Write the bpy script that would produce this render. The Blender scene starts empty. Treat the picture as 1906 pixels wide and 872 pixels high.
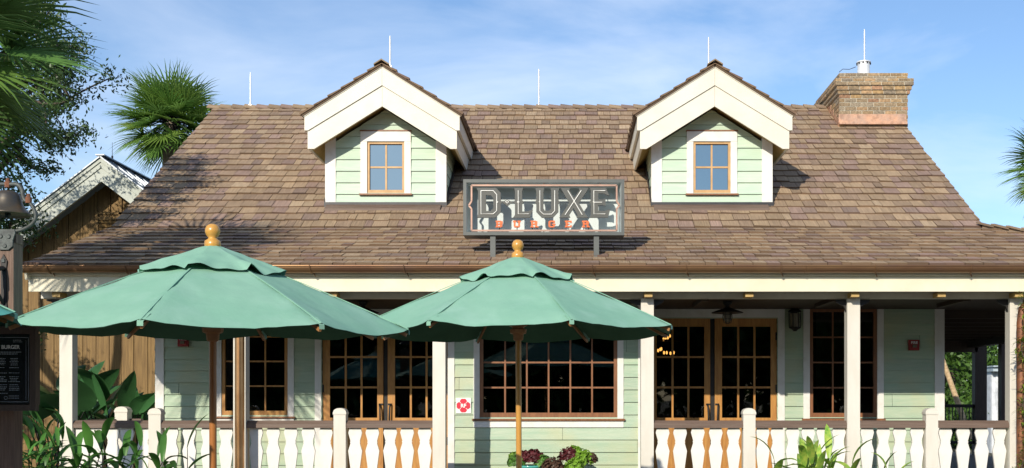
import bpy, math, random
from mathutils import Vector, Matrix, Euler
from mathutils import noise as mnoise
R = math.radians
scene = bpy.context.scene
col = scene.collection
F, VX, VY, H = 2160.0, 1062.0, 742.0, 1.6

# ------------------------------------------------------------------ camera, light
cam_d = bpy.data.cameras.new('camera')
cam = bpy.data.objects.new('camera', cam_d); col.objects.link(cam)
cam.location = (0, 0, H); cam.rotation_euler = (R(90), 0, 0)
cam_d.sensor_width = 36; cam_d.lens = 36*F/1906
cam_d.shift_x = -(VX-953)/1906; cam_d.shift_y = (VY-436)/1906
cam_d.clip_end = 2000
scene.camera = cam

SUN_DIR = Vector((0.36, 1.0, -0.50)).normalized()      # the way the light travels
EL = math.asin(-SUN_DIR.z); AZ = math.atan2(-SUN_DIR.x, -SUN_DIR.y)
world = bpy.data.worlds.new('World'); scene.world = world; world.use_nodes = True
wn = world.node_tree; wn.nodes.clear()
w_out = wn.nodes.new('ShaderNodeOutputWorld'); w_bg = wn.nodes.new('ShaderNodeBackground')
w_sky = wn.nodes.new('ShaderNodeTexSky'); w_sky.sky_type = 'NISHITA'; w_sky.sun_disc = False
w_sky.sun_elevation = EL; w_sky.sun_rotation = AZ % (2*math.pi)
w_sky.air_density = 1.0; w_sky.dust_density = 0.6; w_sky.ozone_density = 2.0
w_tc = wn.nodes.new('ShaderNodeTexCoord'); w_map = wn.nodes.new('ShaderNodeMapping')
w_map.inputs['Scale'].default_value = (1.0, 1.0, 3.2); w_map.inputs['Rotation'].default_value = (0, R(24), R(12))
w_no = wn.nodes.new('ShaderNodeTexNoise'); w_no.inputs['Scale'].default_value = 2.3
w_no.inputs['Detail'].default_value = 9; w_no.inputs['Roughness'].default_value = .55; w_no.inputs['Distortion'].default_value = .5
w_rp = wn.nodes.new('ShaderNodeMapRange'); w_rp.inputs['From Min'].default_value = .44; w_rp.inputs['From Max'].default_value = .80
w_rp.inputs['To Min'].default_value = 0; w_rp.inputs['To Max'].default_value = .68
w_mx = wn.nodes.new('ShaderNodeMix'); w_mx.data_type = 'RGBA'
w_mx.inputs[7].default_value = (7.2, 7.8, 8.8, 1)
wl = wn.links
wl.new(w_tc.outputs['Generated'], w_map.inputs[0]); wl.new(w_map.outputs[0], w_no.inputs['Vector'])
wl.new(w_no.outputs[0], w_rp.inputs[0]); wl.new(w_rp.outputs[0], w_mx.inputs[0])
w_ga = wn.nodes.new('ShaderNodeMix'); w_ga.data_type = 'RGBA'; w_ga.blend_type = 'MULTIPLY'; w_ga.inputs[0].default_value = 1
w_ga.inputs[7].default_value = (0.92, 1.02, 1.14, 1)
wl.new(w_sky.outputs[0], w_ga.inputs[6]); wl.new(w_ga.outputs[2], w_mx.inputs[6])
wl.new(w_mx.outputs[2], w_bg.inputs[0]); wl.new(w_bg.outputs[0], w_out.inputs[0])
w_bg.inputs[1].default_value = 0.145
sun_d = bpy.data.lights.new('sun', 'SUN'); sun_d.energy = 4.9; sun_d.angle = R(.55); sun_d.color = (1, .915, .77)
sun = bpy.data.objects.new('sun', sun_d); col.objects.link(sun)
sun.rotation_euler = SUN_DIR.to_track_quat('-Z', 'Y').to_euler(); sun.location = (-8, -20, 15)
scene.view_settings.view_transform = 'Standard'; scene.view_settings.look = 'None'
scene.view_settings.exposure = 0.0; scene.view_settings.gamma = 1
scene.render.engine = 'CYCLES'

# ------------------------------------------------------------------ helpers
def X(px, Y): return (px-VX)/F*Y
def Z(py, Y): return H+(VY-py)/F*Y
def P(px, py, Y): return Vector((X(px, Y), Y, Z(py, Y)))

class MB:
    def __init__(s): s.v=[]; s.f=[]; s.c=[]; s.uv=[]; s.sm=[]
    def face(s, pts, c=None, uv=None, sm=False):
        n=len(s.v); s.v.extend([Vector(p) for p in pts]); s.f.append(tuple(range(n, n+len(pts))))
        s.c.append(c); s.uv.append(uv); s.sm.append(sm)
    def mesh(s, vs, fs, c=None, sm=False):
        n=len(s.v); s.v.extend([Vector(p) for p in vs])
        for f in fs: s.f.append(tuple(n+i for i in f)); s.c.append(c); s.uv.append(None); s.sm.append(sm)
    def box(s, x0,x1,y0,y1,z0,z1, c=None, M=None, bev=0):
        if x0>x1: x0,x1=x1,x0
        if y0>y1: y0,y1=y1,y0
        if z0>z1: z0,z1=z1,z0
        vs=[Vector((x,y,z)) for x in (x0,x1) for y in (y0,y1) for z in (z0,z1)]
        if M: vs=[M@v for v in vs]
        s.mesh(vs, [(0,1,3,2),(4,6,7,5),(0,4,5,1),(2,3,7,6),(0,2,6,4),(1,5,7,3)], c)
    def prism(s, pts, y0, y1, c=None, M=None, sm=False):
        """polygon in the XZ plane extruded along Y"""
        n=len(pts)
        a=[Vector((p[0],y0,p[1])) for p in pts]; b=[Vector((p[0],y1,p[1])) for p in pts]
        if M: a=[M@v for v in a]; b=[M@v for v in b]
        s.mesh(a+b, [tuple(range(n)), tuple(range(2*n-1, n-1, -1))], c)
        s.mesh(a+b, [(i,i+n,(i+1)%n+n,(i+1)%n) for i in range(n)], c, sm)
    def tube(s, pts, r, n=8, c=None, caps=True, sm=True):
        pts=[Vector(p) for p in pts]
        rs = r if isinstance(r,(list,tuple)) else [r]*len(pts)
        vs=[]; u=None
        for i,p in enumerate(pts):
            d=(pts[min(i+1,len(pts)-1)]-pts[max(i-1,0)]).normalized()
            if u is None:
                u=d.orthogonal().normalized()
            u=(u-d*u.dot(d)).normalized(); w=d.cross(u)
            for k in range(n):
                a=2*math.pi*k/n; vs.append(p+(u*math.cos(a)+w*math.sin(a))*rs[i])
        fs=[]
        for i in range(len(pts)-1):
            for k in range(n):
                fs.append((i*n+k,i*n+(k+1)%n,(i+1)*n+(k+1)%n,(i+1)*n+k))
        s.mesh(vs, fs, c, sm)
        if caps:
            s.mesh(vs[:n], [tuple(range(n-1,-1,-1))], c); s.mesh(vs[-n:], [tuple(range(n))], c)
    def bar(s, a, b, w, h, up=(0,0,1), c=None):
        a=Vector(a); b=Vector(b); d=(b-a).normalized(); u=Vector(up); u=(u-d*u.dot(d)).normalized(); r=d.cross(u)
        vs=[p+r*(w/2*i)+u*(h/2*j) for p in (a,b) for i,j in ((-1,-1),(1,-1),(1,1),(-1,1))]
        s.mesh(vs, [(3,2,1,0),(4,5,6,7),(0,1,5,4),(1,2,6,5),(2,3,7,6),(3,0,4,7)], c)
    def lathe(s, prof, cx, cy, cz, n=20, c=None, sm=True):
        vs=[]; m=len(prof)
        for r,z in prof:
            for k in range(n):
                a=2*math.pi*k/n; vs.append((cx+r*math.cos(a), cy+r*math.sin(a), cz+z))
        fs=[(i*n+k,i*n+(k+1)%n,(i+1)*n+(k+1)%n,(i+1)*n+k) for i in range(m-1) for k in range(n)]
        s.mesh(vs, fs, c, sm)
        s.mesh(vs[:n],[tuple(range(n-1,-1,-1))],c); s.mesh(vs[-n:],[tuple(range(n))],c)

ORG = {}
def build(name, mb, mat, parent=None, org=None):
    me = bpy.data.meshes.new(name)
    o0 = Vector(org) if org is not None else (ORG.get(parent.name, Vector((0,0,0))) if parent else Vector((0,0,0)))
    me.from_pydata([v-o0 for v in mb.v], [], mb.f)
    mats = mat if isinstance(mat, (list,tuple)) else [mat]
    for m in mats: me.materials.append(m)
    if any(c is not None for c in mb.c):
        ca = me.color_attributes.new('Col','FLOAT_COLOR','CORNER'); i=0
        data=[]
        for f,c in zip(mb.f, mb.c):
            cc = c if c is not None else (1,1,1)
            for _ in f: data.extend((cc[0],cc[1],cc[2],1))
        ca.data.foreach_set('color', data)
    if any(u is not None for u in mb.uv):
        ul = me.uv_layers.new(name='UVMap'); data=[]
        for f,u in zip(mb.f, mb.uv):
            for k in range(len(f)): data.extend(u[k] if u else (0,0))
        ul.data.foreach_set('uv', data)
    me.polygons.foreach_set('use_smooth', mb.sm)
    me.update()
    o = bpy.data.objects.new(name, me); col.objects.link(o)
    if parent: o.parent = parent
    elif org is not None: o.location = o0
    ORG[o.name] = o0
    return o
def thing(name, loc, label, cat, group=None):
    o = bpy.data.objects.new(name, None); col.objects.link(o); o.location = loc
    o.empty_display_size = .2
    ORG[o.name] = Vector(loc); tag(o, label, cat, group); return o
def tag(o, label=None, cat=None, group=None, kind=None):
    if label: o['label']=label
    if cat: o['category']=cat
    if group: o['group']=group
    if kind: o['kind']=kind
    return o
def copy_tree(o, parent=None):
    c = o.copy(); col.objects.link(c); c.parent = parent
    for ch in list(o.children): copy_tree(ch, c)
    return c

# ------------------------------------------------------------------ materials
def mat(name, rgb, rough=.6, metal=0, var=.12, scale=6, stretch=(1,1,1), bump=0, rgb2=None, attr=False,
        spec=.5, trans=0, coat=0, bscale=None, lo=.35, hi=.65, dirt=None):
    m = bpy.data.materials.new(name); m.use_nodes=True
    nt=m.node_tree; N=nt.nodes; L=nt.links; b=N['Principled BSDF']; out=N['Material Output']
    b.inputs['Roughness'].default_value=rough; b.inputs['Metallic'].default_value=metal
    b.inputs['Specular IOR Level'].default_value=spec
    if coat: b.inputs['Coat Weight'].default_value=coat; b.inputs['Coat Roughness'].default_value=.15
    tc=N.new('ShaderNodeTexCoord'); mp=N.new('ShaderNodeMapping'); mp.inputs['Scale'].default_value=stretch
    L.new(tc.outputs['Object'], mp.inputs[0])
    no=N.new('ShaderNodeTexNoise'); no.inputs['Scale'].default_value=scale; no.inputs['Detail'].default_value=6
    no.inputs['Roughness'].default_value=.6
    L.new(mp.outputs[0], no.inputs['Vector'])
    mr=N.new('ShaderNodeMapRange'); mr.inputs[1].default_value=lo; mr.inputs[2].default_value=hi
    L.new(no.outputs[0], mr.inputs[0])
    mx=N.new('ShaderNodeMix'); mx.data_type='RGBA'
    L.new(mr.outputs[0], mx.inputs[0])
    if rgb2 is None: rgb2=tuple(c*(1-var*2) for c in rgb)
    mx.inputs[6].default_value=(*rgb,1); mx.inputs[7].default_value=(*rgb2,1)
    colout=mx.outputs[2]
    if dirt:
        n2=N.new('ShaderNodeTexNoise'); n2.inputs['Scale'].default_value=dirt[0]; n2.inputs['Detail'].default_value=4
        L.new(tc.outputs['Object'], n2.inputs['Vector'])
        r2=N.new('ShaderNodeMapRange'); r2.inputs[1].default_value=.5; r2.inputs[2].default_value=.72; r2.inputs[4].default_value=dirt[2]
        L.new(n2.outputs[0], r2.inputs[0])
        m3=N.new('ShaderNodeMix'); m3.data_type='RGBA'; L.new(r2.outputs[0], m3.inputs[0]); L.new(colout, m3.inputs[6])
        m3.inputs[7].default_value=(*dirt[1],1); colout=m3.outputs[2]
    if attr:
        at=N.new('ShaderNodeAttribute'); at.attribute_name='Col'
        m2=N.new('ShaderNodeMix'); m2.data_type='RGBA'; m2.blend_type='MULTIPLY'; m2.inputs[0].default_value=1
        L.new(colout, m2.inputs[6]); L.new(at.outputs['Color'], m2.inputs[7]); colout=m2.outputs[2]
    L.new(colout, b.inputs['Base Color'])
    if bump:
        bp=N.new('ShaderNodeBump'); bp.inputs['Strength'].default_value=bump; bp.inputs['Distance'].default_value=.01
        nb=no
        if bscale:
            nb=N.new('ShaderNodeTexNoise'); nb.inputs['Scale'].default_value=bscale; nb.inputs['Detail'].default_value=4
            L.new(mp.outputs[0], nb.inputs['Vector'])
        L.new(nb.outputs[0], bp.inputs['Height']); L.new(bp.outputs[0], b.inputs['Normal'])
    if trans:
        tr=N.new('ShaderNodeBsdfTranslucent'); L.new(colout, tr.inputs[0])
        ms=N.new('ShaderNodeMixShader'); ms.inputs[0].default_value=trans
        L.new(b.outputs[0], ms.inputs[1]); L.new(tr.outputs[0], ms.inputs[2]); L.new(ms.outputs[0], out.inputs[0])
    return m
def emis(name, rgb, st):
    m=bpy.data.materials.new(name); m.use_nodes=True; b=m.node_tree.nodes['Principled BSDF']
    b.inputs['Base Color'].default_value=(*rgb,1); b.inputs['Emission Color'].default_value=(*rgb,1); b.inputs['Emission Strength'].default_value=st
    return m
def glass(name, refl, tint, thru=True, base=(.01,.012,.014), gl=(.95,.97,1)):
    m=bpy.data.materials.new(name); m.use_nodes=True; nt=m.node_tree; N=nt.nodes; L=nt.links
    N.remove(N['Principled BSDF']); out=N['Material Output']
    g=N.new('ShaderNodeBsdfGlossy'); g.inputs['Roughness'].default_value=.015; g.inputs[0].default_value=(*gl,1)
    t=N.new('ShaderNodeBsdfTransparent' if thru else 'ShaderNodeBsdfDiffuse'); t.inputs[0].default_value=(*(tint if thru else base),1)
    lw=N.new('ShaderNodeFresnel'); lw.inputs[0].default_value=1.5
    ad=N.new('ShaderNodeMath'); ad.operation='ADD'; ad.use_clamp=True; ad.inputs[1].default_value=refl
    L.new(lw.outputs[0], ad.inputs[0])
    tc=N.new('ShaderNodeTexCoord'); no=N.new('ShaderNodeTexNoise'); no.inputs['Scale'].default_value=1.6
    L.new(tc.outputs['Object'], no.inputs['Vector'])
    bp=N.new('ShaderNodeBump'); bp.inputs['Strength'].default_value=.02; bp.inputs['Distance'].default_value=.05
    L.new(no.outputs[0], bp.inputs['Height']); L.new(bp.outputs[0], g.inputs['Normal'])
    mx=N.new('ShaderNodeMixShader'); L.new(ad.outputs[0], mx.inputs[0]); L.new(t.outputs[0], mx.inputs[1]); L.new(g.outputs[0], mx.inputs[2])
    L.new(mx.outputs[0], out.inputs[0]); return m

# shingles: per-tile tint times wood grain that runs up the slope (UV in metres)
def shingle_mat():
    m=bpy.data.materials.new('cedar_shingles'); m.use_nodes=True; nt=m.node_tree; N=nt.nodes; L=nt.links; b=N['Principled BSDF']
    b.inputs['Roughness'].default_value=.78; b.inputs['Specular IOR Level'].default_value=.3
    at=N.new('ShaderNodeAttribute'); at.attribute_name='Col'
    uv=N.new('ShaderNodeUVMap'); mp=N.new('ShaderNodeMapping'); mp.inputs['Scale'].default_value=(70,2.2,1); L.new(uv.outputs[0], mp.inputs[0])
    n=N.new('ShaderNodeTexNoise'); n.inputs['Scale'].default_value=1; n.inputs['Detail'].default_value=3; L.new(mp.outputs[0], n.inputs['Vector'])
    r=N.new('ShaderNodeMapRange'); r.inputs[1].default_value=.3; r.inputs[2].default_value=.7; r.inputs[3].default_value=.70; r.inputs[4].default_value=1.18
    L.new(n.outputs[0], r.inputs[0])
    n2=N.new('ShaderNodeTexNoise'); n2.inputs['Scale'].default_value=.9; n2.inputs['Detail'].default_value=5; L.new(uv.outputs[0], n2.inputs['Vector'])
    r2=N.new('ShaderNodeMapRange'); r2.inputs[1].default_value=.35; r2.inputs[2].default_value=.65; r2.inputs[3].default_value=.86; r2.inputs[4].default_value=1.1
    L.new(n2.outputs[0], r2.inputs[0])
    mm=N.new('ShaderNodeMath'); mm.operation='MULTIPLY'; L.new(r.outputs[0], mm.inputs[0]); L.new(r2.outputs[0], mm.inputs[1])
    vm=N.new('ShaderNodeVectorMath'); vm.operation='SCALE'; L.new(at.outputs['Color'], vm.inputs[0]); L.new(mm.outputs[0], vm.inputs['Scale'])
    L.new(vm.outputs[0], b.inputs['Base Color'])
    bp=N.new('ShaderNodeBump'); bp.inputs['Strength'].default_value=.5; bp.inputs['Distance'].default_value=.006
    L.new(n.outputs[0], bp.inputs['Height']); L.new(bp.outputs[0], b.inputs['Normal'])
    return m
def brick_mat():
    m=bpy.data.materials.new('chimney_brick'); m.use_nodes=True; nt=m.node_tree; N=nt.nodes; L=nt.links; b=N['Principled BSDF']
    b.inputs['Roughness'].default_value=.9
    at=N.new('ShaderNodeAttribute'); at.attribute_name='Col'
    tc=N.new('ShaderNodeTexCoord'); n=N.new('ShaderNodeTexNoise'); n.inputs['Scale'].default_value=28; n.inputs['Detail'].default_value=5
    L.new(tc.outputs['Object'], n.inputs['Vector'])
    r=N.new('ShaderNodeMapRange'); r.inputs[1].default_value=.3; r.inputs[2].default_value=.7; r.inputs[3].default_value=.6; r.inputs[4].default_value=1.3
    L.new(n.outputs[0], r.inputs[0])
    vm=N.new('ShaderNodeVectorMath'); vm.operation='SCALE'; L.new(at.outputs['Color'], vm.inputs[0]); L.new(r.outputs[0], vm.inputs['Scale'])
    L.new(vm.outputs[0], b.inputs['Base Color'])
    return m

M_shingle = shingle_mat(); M_brick = brick_mat()
M_mortar = mat('mortar', (.55,.50,.40), .95, var=.2, scale=20)
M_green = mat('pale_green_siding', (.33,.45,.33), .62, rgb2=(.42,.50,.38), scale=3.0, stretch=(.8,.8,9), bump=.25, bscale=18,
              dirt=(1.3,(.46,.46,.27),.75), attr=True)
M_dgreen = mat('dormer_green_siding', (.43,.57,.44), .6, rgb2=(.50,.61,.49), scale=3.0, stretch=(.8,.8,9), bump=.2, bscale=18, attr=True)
M_cream = mat('cream_paint', (.72,.68,.54), .5, rgb2=(.67,.62,.46), scale=2.2, bump=.05)
M_dcream = mat('dormer_cream_paint', (.68,.655,.57), .5, rgb2=(.64,.61,.51), scale=2.2, bump=.05, dirt=(3,(.62,.58,.46),.4))
M_white = mat('white_paint', (.74,.73,.70), .5, rgb2=(.69,.675,.63), scale=5, stretch=(1,1,.6), bump=.1, dirt=(7,(.56,.53,.46),.45))
M_offw = mat('greyish_white_post_paint', (.66,.63,.56), .5, rgb2=(.60,.565,.49), scale=6, stretch=(1,1,.3), bump=.06)
M_rail = mat('brown_handrail_stain', (.115,.075,.055), .6, rgb2=(.16,.11,.085), scale=5, stretch=(.4,6,6), bump=.2)
M_ceil = mat('dark_brown_ceiling', (.045,.028,.018), .7, scale=5, stretch=(.4,6,1))
M_floor = mat('porch_floor_boards', (.11,.08,.06), .6, rgb2=(.08,.06,.045), scale=4, stretch=(6,.4,1), bump=.2)
M_wood = mat('honey_wood', (.50,.25,.062), .42, rgb2=(.36,.155,.036), scale=5, stretch=(6,6,.8), bump=.12, coat=.15)
M_wood2 = mat('red_brown_window_wood', (.26,.105,.04), .45, rgb2=(.18,.07,.027), scale=5, stretch=(6,6,.8), bump=.12)
M_tan = mat('tan_sash_wood', (.55,.34,.15), .5, rgb2=(.45,.26,.10), scale=6, bump=.1)
M_beamend = mat('raw_wood_end', (.50,.34,.12), .6, rgb2=(.40,.26,.09), scale=12)
M_copper = mat('aged_copper_gutter', (.34,.20,.10), .38, metal=.75, rgb2=(.24,.13,.08), scale=1.4, stretch=(1,4,4), dirt=(2,(.20,.13,.12),.6))
M_pipe = mat('copper_downspout', (.55,.32,.16), .28, metal=.9, rgb2=(.42,.22,.10), scale=3)
M_rust = mat('rusty_copper_pipe', (.33,.13,.06), .55, metal=.4, rgb2=(.12,.06,.04), scale=9, dirt=(5,(.42,.15,.05),.8))
M_cuflash = mat('bright_copper_flashing', (.66,.37,.23), .42, metal=.55, rgb2=(.50,.33,.24), scale=6, bump=.5, dirt=(9,(.22,.12,.08),.6))
M_dkmetal = mat('dark_metal_flashing', (.05,.05,.055), .45, metal=.5)
M_black = mat('black_iron', (.022,.020,.020), .5, metal=.3, var=.2, scale=14)
M_iron = mat('grey_cast_iron', (.10,.115,.11), .6, metal=.4, rgb2=(.055,.06,.06), scale=24, bump=.4)
M_rustbolt = mat('rusty_bolt', (.23,.09,.045), .8, rgb2=(.12,.05,.03), scale=30)
M_bell = mat('bronze_bell', (.12,.095,.06), .42, metal=.6, rgb2=(.07,.07,.07), scale=9, dirt=(7,(.22,.13,.055),.7))
M_timber = mat('weathered_timber', (.21,.135,.10), .8, rgb2=(.12,.075,.055), scale=5, stretch=(9,9,.6), bump=.7, bscale=8)
M_dktimber = mat('dark_timber_frame', (.085,.055,.042), .6, rgb2=(.055,.035,.028), scale=6, stretch=(9,9,.7), bump=.3)
M_barn = mat('barn_boards', (.25,.155,.055), .75, rgb2=(.145,.085,.03), scale=3, stretch=(9,9,.5), bump=.5, bscale=10)
M_barnf = mat('barn_fascia_paint', (.42,.45,.40), .5, rgb2=(.36,.39,.34), scale=3)
M_tin = mat('galvanised_roof', (.34,.37,.41), .4, metal=.6, rgb2=(.27,.30,.34), scale=3)
M_tinw = mat('white_flue_metal', (.80,.81,.83), .3, metal=.2, var=.1)
M_rod = mat('pale_rod', (.72,.74,.76), .4, metal=.3)
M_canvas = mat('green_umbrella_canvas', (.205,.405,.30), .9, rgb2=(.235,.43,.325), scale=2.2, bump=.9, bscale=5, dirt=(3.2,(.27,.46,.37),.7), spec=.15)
M_canvas_shade = mat('umbrella_canvas_painted_shade', (.075,.17,.10), .9, rgb2=(.06,.14,.08), scale=3, bump=.3, spec=.1)  # canvas green darkened to carry the shade under the canopy
M_canvas2 = mat('teal_umbrella_canvas', (.10,.35,.31), .85, rgb2=(.12,.37,.32), scale=2.2, trans=.08, bump=.2, spec=.2)
M_pole1 = mat('orange_umbrella_wood', (.42,.17,.042), .35, rgb2=(.33,.12,.03), scale=5, stretch=(5,5,.6), coat=.3)
M_pole2 = mat('golden_umbrella_wood', (.60,.32,.065), .35, rgb2=(.48,.23,.045), scale=5, stretch=(5,5,.6), coat=.3)
M_rib = mat('umbrella_rib_wood', (.38,.19,.07), .5, rgb2=(.28,.13,.045), scale=6)
M_signfr = mat('grey_sign_steel', (.075,.083,.082), .45, metal=.2, rgb2=(.095,.103,.10), scale=3)
M_signback = mat('pale_sign_back', (.56,.62,.62), .55, rgb2=(.50,.56,.57), scale=2)
M_letter = mat('charcoal_letters', (.060,.063,.058), .5, rgb2=(.075,.078,.07), scale=4)
M_neon = mat('white_neon_tube', (.85,.85,.80), .3)
M_orange = mat('orange_letters', (.78,.16,.035), .4)
M_cutube = mat('dull_copper_tube', (.42,.26,.20), .45, metal=.3)
M_red = mat('red_enamel', (.33,.012,.012), .35)
M_rfred = mat('red_sticker', (.62,.02,.05), .4, var=.02)
M_rfwhite = mat('white_sticker', (.82,.82,.80), .4, var=.02)
M_board = mat('menu_black', (.010,.012,.018), .12, var=.05, spec=.6)
M_chalk = mat('menu_print', (.85,.86,.88), .6, var=.05)
M_chalk2 = mat('menu_small_print', (.36,.40,.45), .6, var=.1)
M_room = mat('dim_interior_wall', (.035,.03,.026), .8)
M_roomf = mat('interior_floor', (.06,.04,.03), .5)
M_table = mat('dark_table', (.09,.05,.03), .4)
M_glass = glass('window_glass', .0, (.42,.45,.44))
M_dglass = glass('dormer_glass', .22, None, thru=False, base=(.03,.06,.08), gl=(.72,.88,1))
M_bulb = emis('warm_bulb', (1,.42,.10), 9)
M_lampglass = mat('lamp_glass', (.20,.17,.12), .15, var=.1)
M_pot = mat('turquoise_glaze', (.10,.42,.36), .18, rgb2=(.06,.30,.27), scale=5, coat=.5)
M_soil = mat('soil', (.06,.04,.03), .95, scale=20)
M_bark = mat('oak_bark', (.11,.085,.065), .9, rgb2=(.06,.045,.035), scale=9, stretch=(3,3,.6), bump=.8)
M_palmbark = mat('palm_bark', (.24,.19,.14), .9, rgb2=(.13,.10,.075), scale=8, stretch=(1,1,4), bump=.8)
M_ptan = mat('leaning_palm_trunk', (.60,.44,.26), .9, rgb2=(.38,.26,.14), scale=18, bump=.6)
def leafm(name, rgb, tr=.25, rough=.45, rgb2=None, sc=3): return mat(name, rgb, rough, rgb2=rgb2 or tuple(c*.7 for c in rgb), scale=sc, trans=tr, attr=True, spec=.4)
M_oak = leafm('oak_leaves', (.055,.115,.030), .22)
M_far = leafm('tree_leaves', (.075,.155,.030), .25)
M_palm = leafm('palm_fronds', (.14,.27,.075), .4)
M_palmb = leafm('background_palm_fronds', (.20,.36,.09), .45)
M_bop = leafm('broad_plant_leaves', (.055,.165,.055), .2, .3)
M_ging = leafm('lance_leaves', (.085,.235,.045), .3, .4)
M_varg = leafm('variegated_leaves', (.42,.52,.10), .25, .4, rgb2=(.14,.34,.05), sc=16)
M_let = leafm('lime_leaves', (.22,.42,.04), .25, .5)
M_let2 = leafm('maroon_leaves', (.095,.016,.020), .2, .5)
M_let3 = leafm('brown_leaves', (.10,.055,.035), .2, .5)
M_let4 = leafm('green_pot_leaves', (.10,.24,.04), .2, .5)
M_fern = leafm('fern_leaves', (.16,.30,.05), .25)
M_vine = leafm('yellow_green_vine', (.20,.30,.035), .3)
M_ground = mat('ground_soil_and_grass', (.05,.06,.025), .95, rgb2=(.07,.055,.04), scale=1.5)
M_pave = mat('paving', (.12,.105,.09), .85, rgb2=(.09,.08,.07), scale=2, bump=.2)
M_stone = mat('porch_base', (.30,.28,.25), .85, scale=5)
M_awn = mat('pale_canvas', (.62,.60,.55), .8, trans=.1)
M_blueroof = mat('pale_blue_trim', (.45,.54,.60), .6)
M_farwall = mat('white_corrugated_wall', (.72,.76,.80), .6)

# ------------------------------------------------------------------ setting
g=MB(); g.face([(-600,-600,0),(600,-600,0),(600,900,0),(-600,900,0)])
tag(build('ground', g, M_ground), kind='structure')
g=MB(); g.box(-30,30,-14,12.6,-.05,.012)
tag(build('pavement', g, M_pave), kind='structure')

# ================================================================== THE HOUSE
house = thing('wooden_restaurant_house', (-.3,17.7,0), 'pale green clapboard restaurant house with brown shingle roof, two dormers and a front porch', 'building')
YW, YB, YP, YG = 17.7, 16.7, 15.3, 14.94      # wall, bay wall, porch posts, eave
XL, XR = -6.33, 5.69
GL, GR = -7.03, 6.33                          # gable roof edges
BRK = (17.73, 4.203); RDG = (22.95, 7.35); EAV = (14.94, 3.32)
FLOOR, CEIL = .35, 2.96
rnd = random.Random(4)

TINTS=[(.310,.222,.140)]*5+[(.285,.203,.132)]*5+[(.255,.180,.122)]*4+[(.255,.176,.138)]*3+[(.335,.248,.162)]*2+[(.225,.162,.126)]*1
def shingles(mb, o, ux, up, rows, e, u0, u1, clip=None, top=None, seed=1):
    """o: lower-left corner, ux: unit along the eave, up: unit up the slope. u0/u1 range along the eave"""
    rg=random.Random(seed); o=Vector(o); ux=Vector(ux); up=Vector(up).normalized(); nn=ux.cross(up).normalized()
    if nn.z<0: nn=-nn
    for i in range(rows):
        v=i*e; x=u0-rg.random()*.1
        while x<u1:
            w=rg.choice((.12,.15,.18,.21,.21,.24,.25,.27)); x1=x+w-.007
            a=max(x,u0); b=min(x1,u1)
            vb=v-rg.choice((0,.0,.006,.012,-.006,.02))
            vt=v+e+.05
            if top is not None: vt=min(vt, top)
            if clip: b=min(b, clip(v+e*.5)); 
            if b-a>.02:
                h0=.026+rg.random()*.012; h1=.006
                t=rg.choice(TINTS); k=rg.uniform(.96,1.22); c=(t[0]*k,t[1]*k,t[2]*k)
                ofs=rg.random()*50
                sk=rg.uniform(-.008,.008); A=o+ux*a+up*(vb+sk)+nn*(h0+rg.uniform(-.004,.008)); B=o+ux*b+up*(vb-sk)+nn*h0
                C=o+ux*b+up*vt+nn*h1; D=o+ux*a+up*vt+nn*h1
                if clip:
                    cb=clip(vt); 
                    if cb<b: C=o+ux*max(a+.01,cb)+up*vt+nn*h1
                A0=o+ux*a+up*(vb+sk); B0=o+ux*b+up*(vb-sk); C0=C-nn*(h1+.004); D0=D-nn*(h1+.004)
                mb.face([A,B,C,D], c, [(a+ofs,vb),(b+ofs,vb),(b+ofs,vt),(a+ofs,vt)])
                cd=(c[0]*.55,c[1]*.50,c[2]*.48)
                mb.face([A0,B0,B,A], cd, [(a,vb)]*4)
                mb.face([B0,C0,C,B], cd, [(a,vb)]*4); mb.face([D0,A0,A,D], cd, [(a,vb)]*4)
            x+=w
# roof substrate
rb=MB()
def slab(mb, a,b,c,d,t=.06, cc=(.12,.08,.05)):
    n=(Vector(b)-Vector(a)).cross(Vector(d)-Vector(a)).normalized()
    if n.z<0: n=-n
    p=[Vector(q)-n*.004 for q in (a,b,c,d)]; q=[v-n*t for v in p]
    mb.face(p,cc,[(0,0)]*4); mb.face(q[::-1],cc,[(0,0)]*4)
    for i in range(4): mb.face([p[i],q[i],q[(i+1)%4],p[(i+1)%4]],cc,[(0,0)]*4)
slab(rb,(GL,*BRK),(GR,*BRK),(GR,*RDG),(GL,*RDG))
HX=GR+BRK[0]-EAV[0]
slab(rb,(GL,*EAV),(HX,*EAV),(GR,*BRK),(GL,*BRK))
slab(rb,(GR,27.5,BRK[1]),(GR,*BRK),(HX,*EAV),(HX,27.5,EAV[1]))
BK=2*RDG[0]-BRK[0]
slab(rb,(GL,BK,BRK[1]),(GR,BK,BRK[1]),(GR,*RDG),(GL,*RDG))
slen=math.hypot(RDG[0]-BRK[0],RDG[1]-BRK[1]); nu=22
upv=(0,RDG[0]-BRK[0],RDG[1]-BRK[1])
shingles(rb,(0,*BRK),(1,0,0),upv,nu,slen/nu,GL,GR,top=slen,seed=2)
llen=math.hypot(BRK[0]-EAV[0],BRK[1]-EAV[1]); nl=11
lupv=(0,BRK[0]-EAV[0],BRK[1]-EAV[1]); run=BRK[0]-EAV[0]
shingles(rb,(0,EAV[0]-.03,EAV[1]-.008),(1,0,0),lupv,nl,llen/nl,GL,HX,clip=lambda v: HX-run*min(1,v/llen)+.02,top=llen+.01,seed=3)
# side porch slope (faces right)
shingles(rb,(HX,0,EAV[1]),(0,-1,0),(-run,0,BRK[1]-EAV[1]),nl,llen/nl,-27.5,-EAV[0],clip=lambda v: -(EAV[0]+run*min(1,v/llen))-.02,top=llen,seed=5)
shingles(rb,(0,BK,BRK[1]),(-1,0,0),(0,RDG[0]-BK,RDG[1]-BRK[1]),nu,slen/nu,-GR,-GL,top=slen,seed=8)
roof = build('roof', rb, M_shingle, house)
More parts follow.
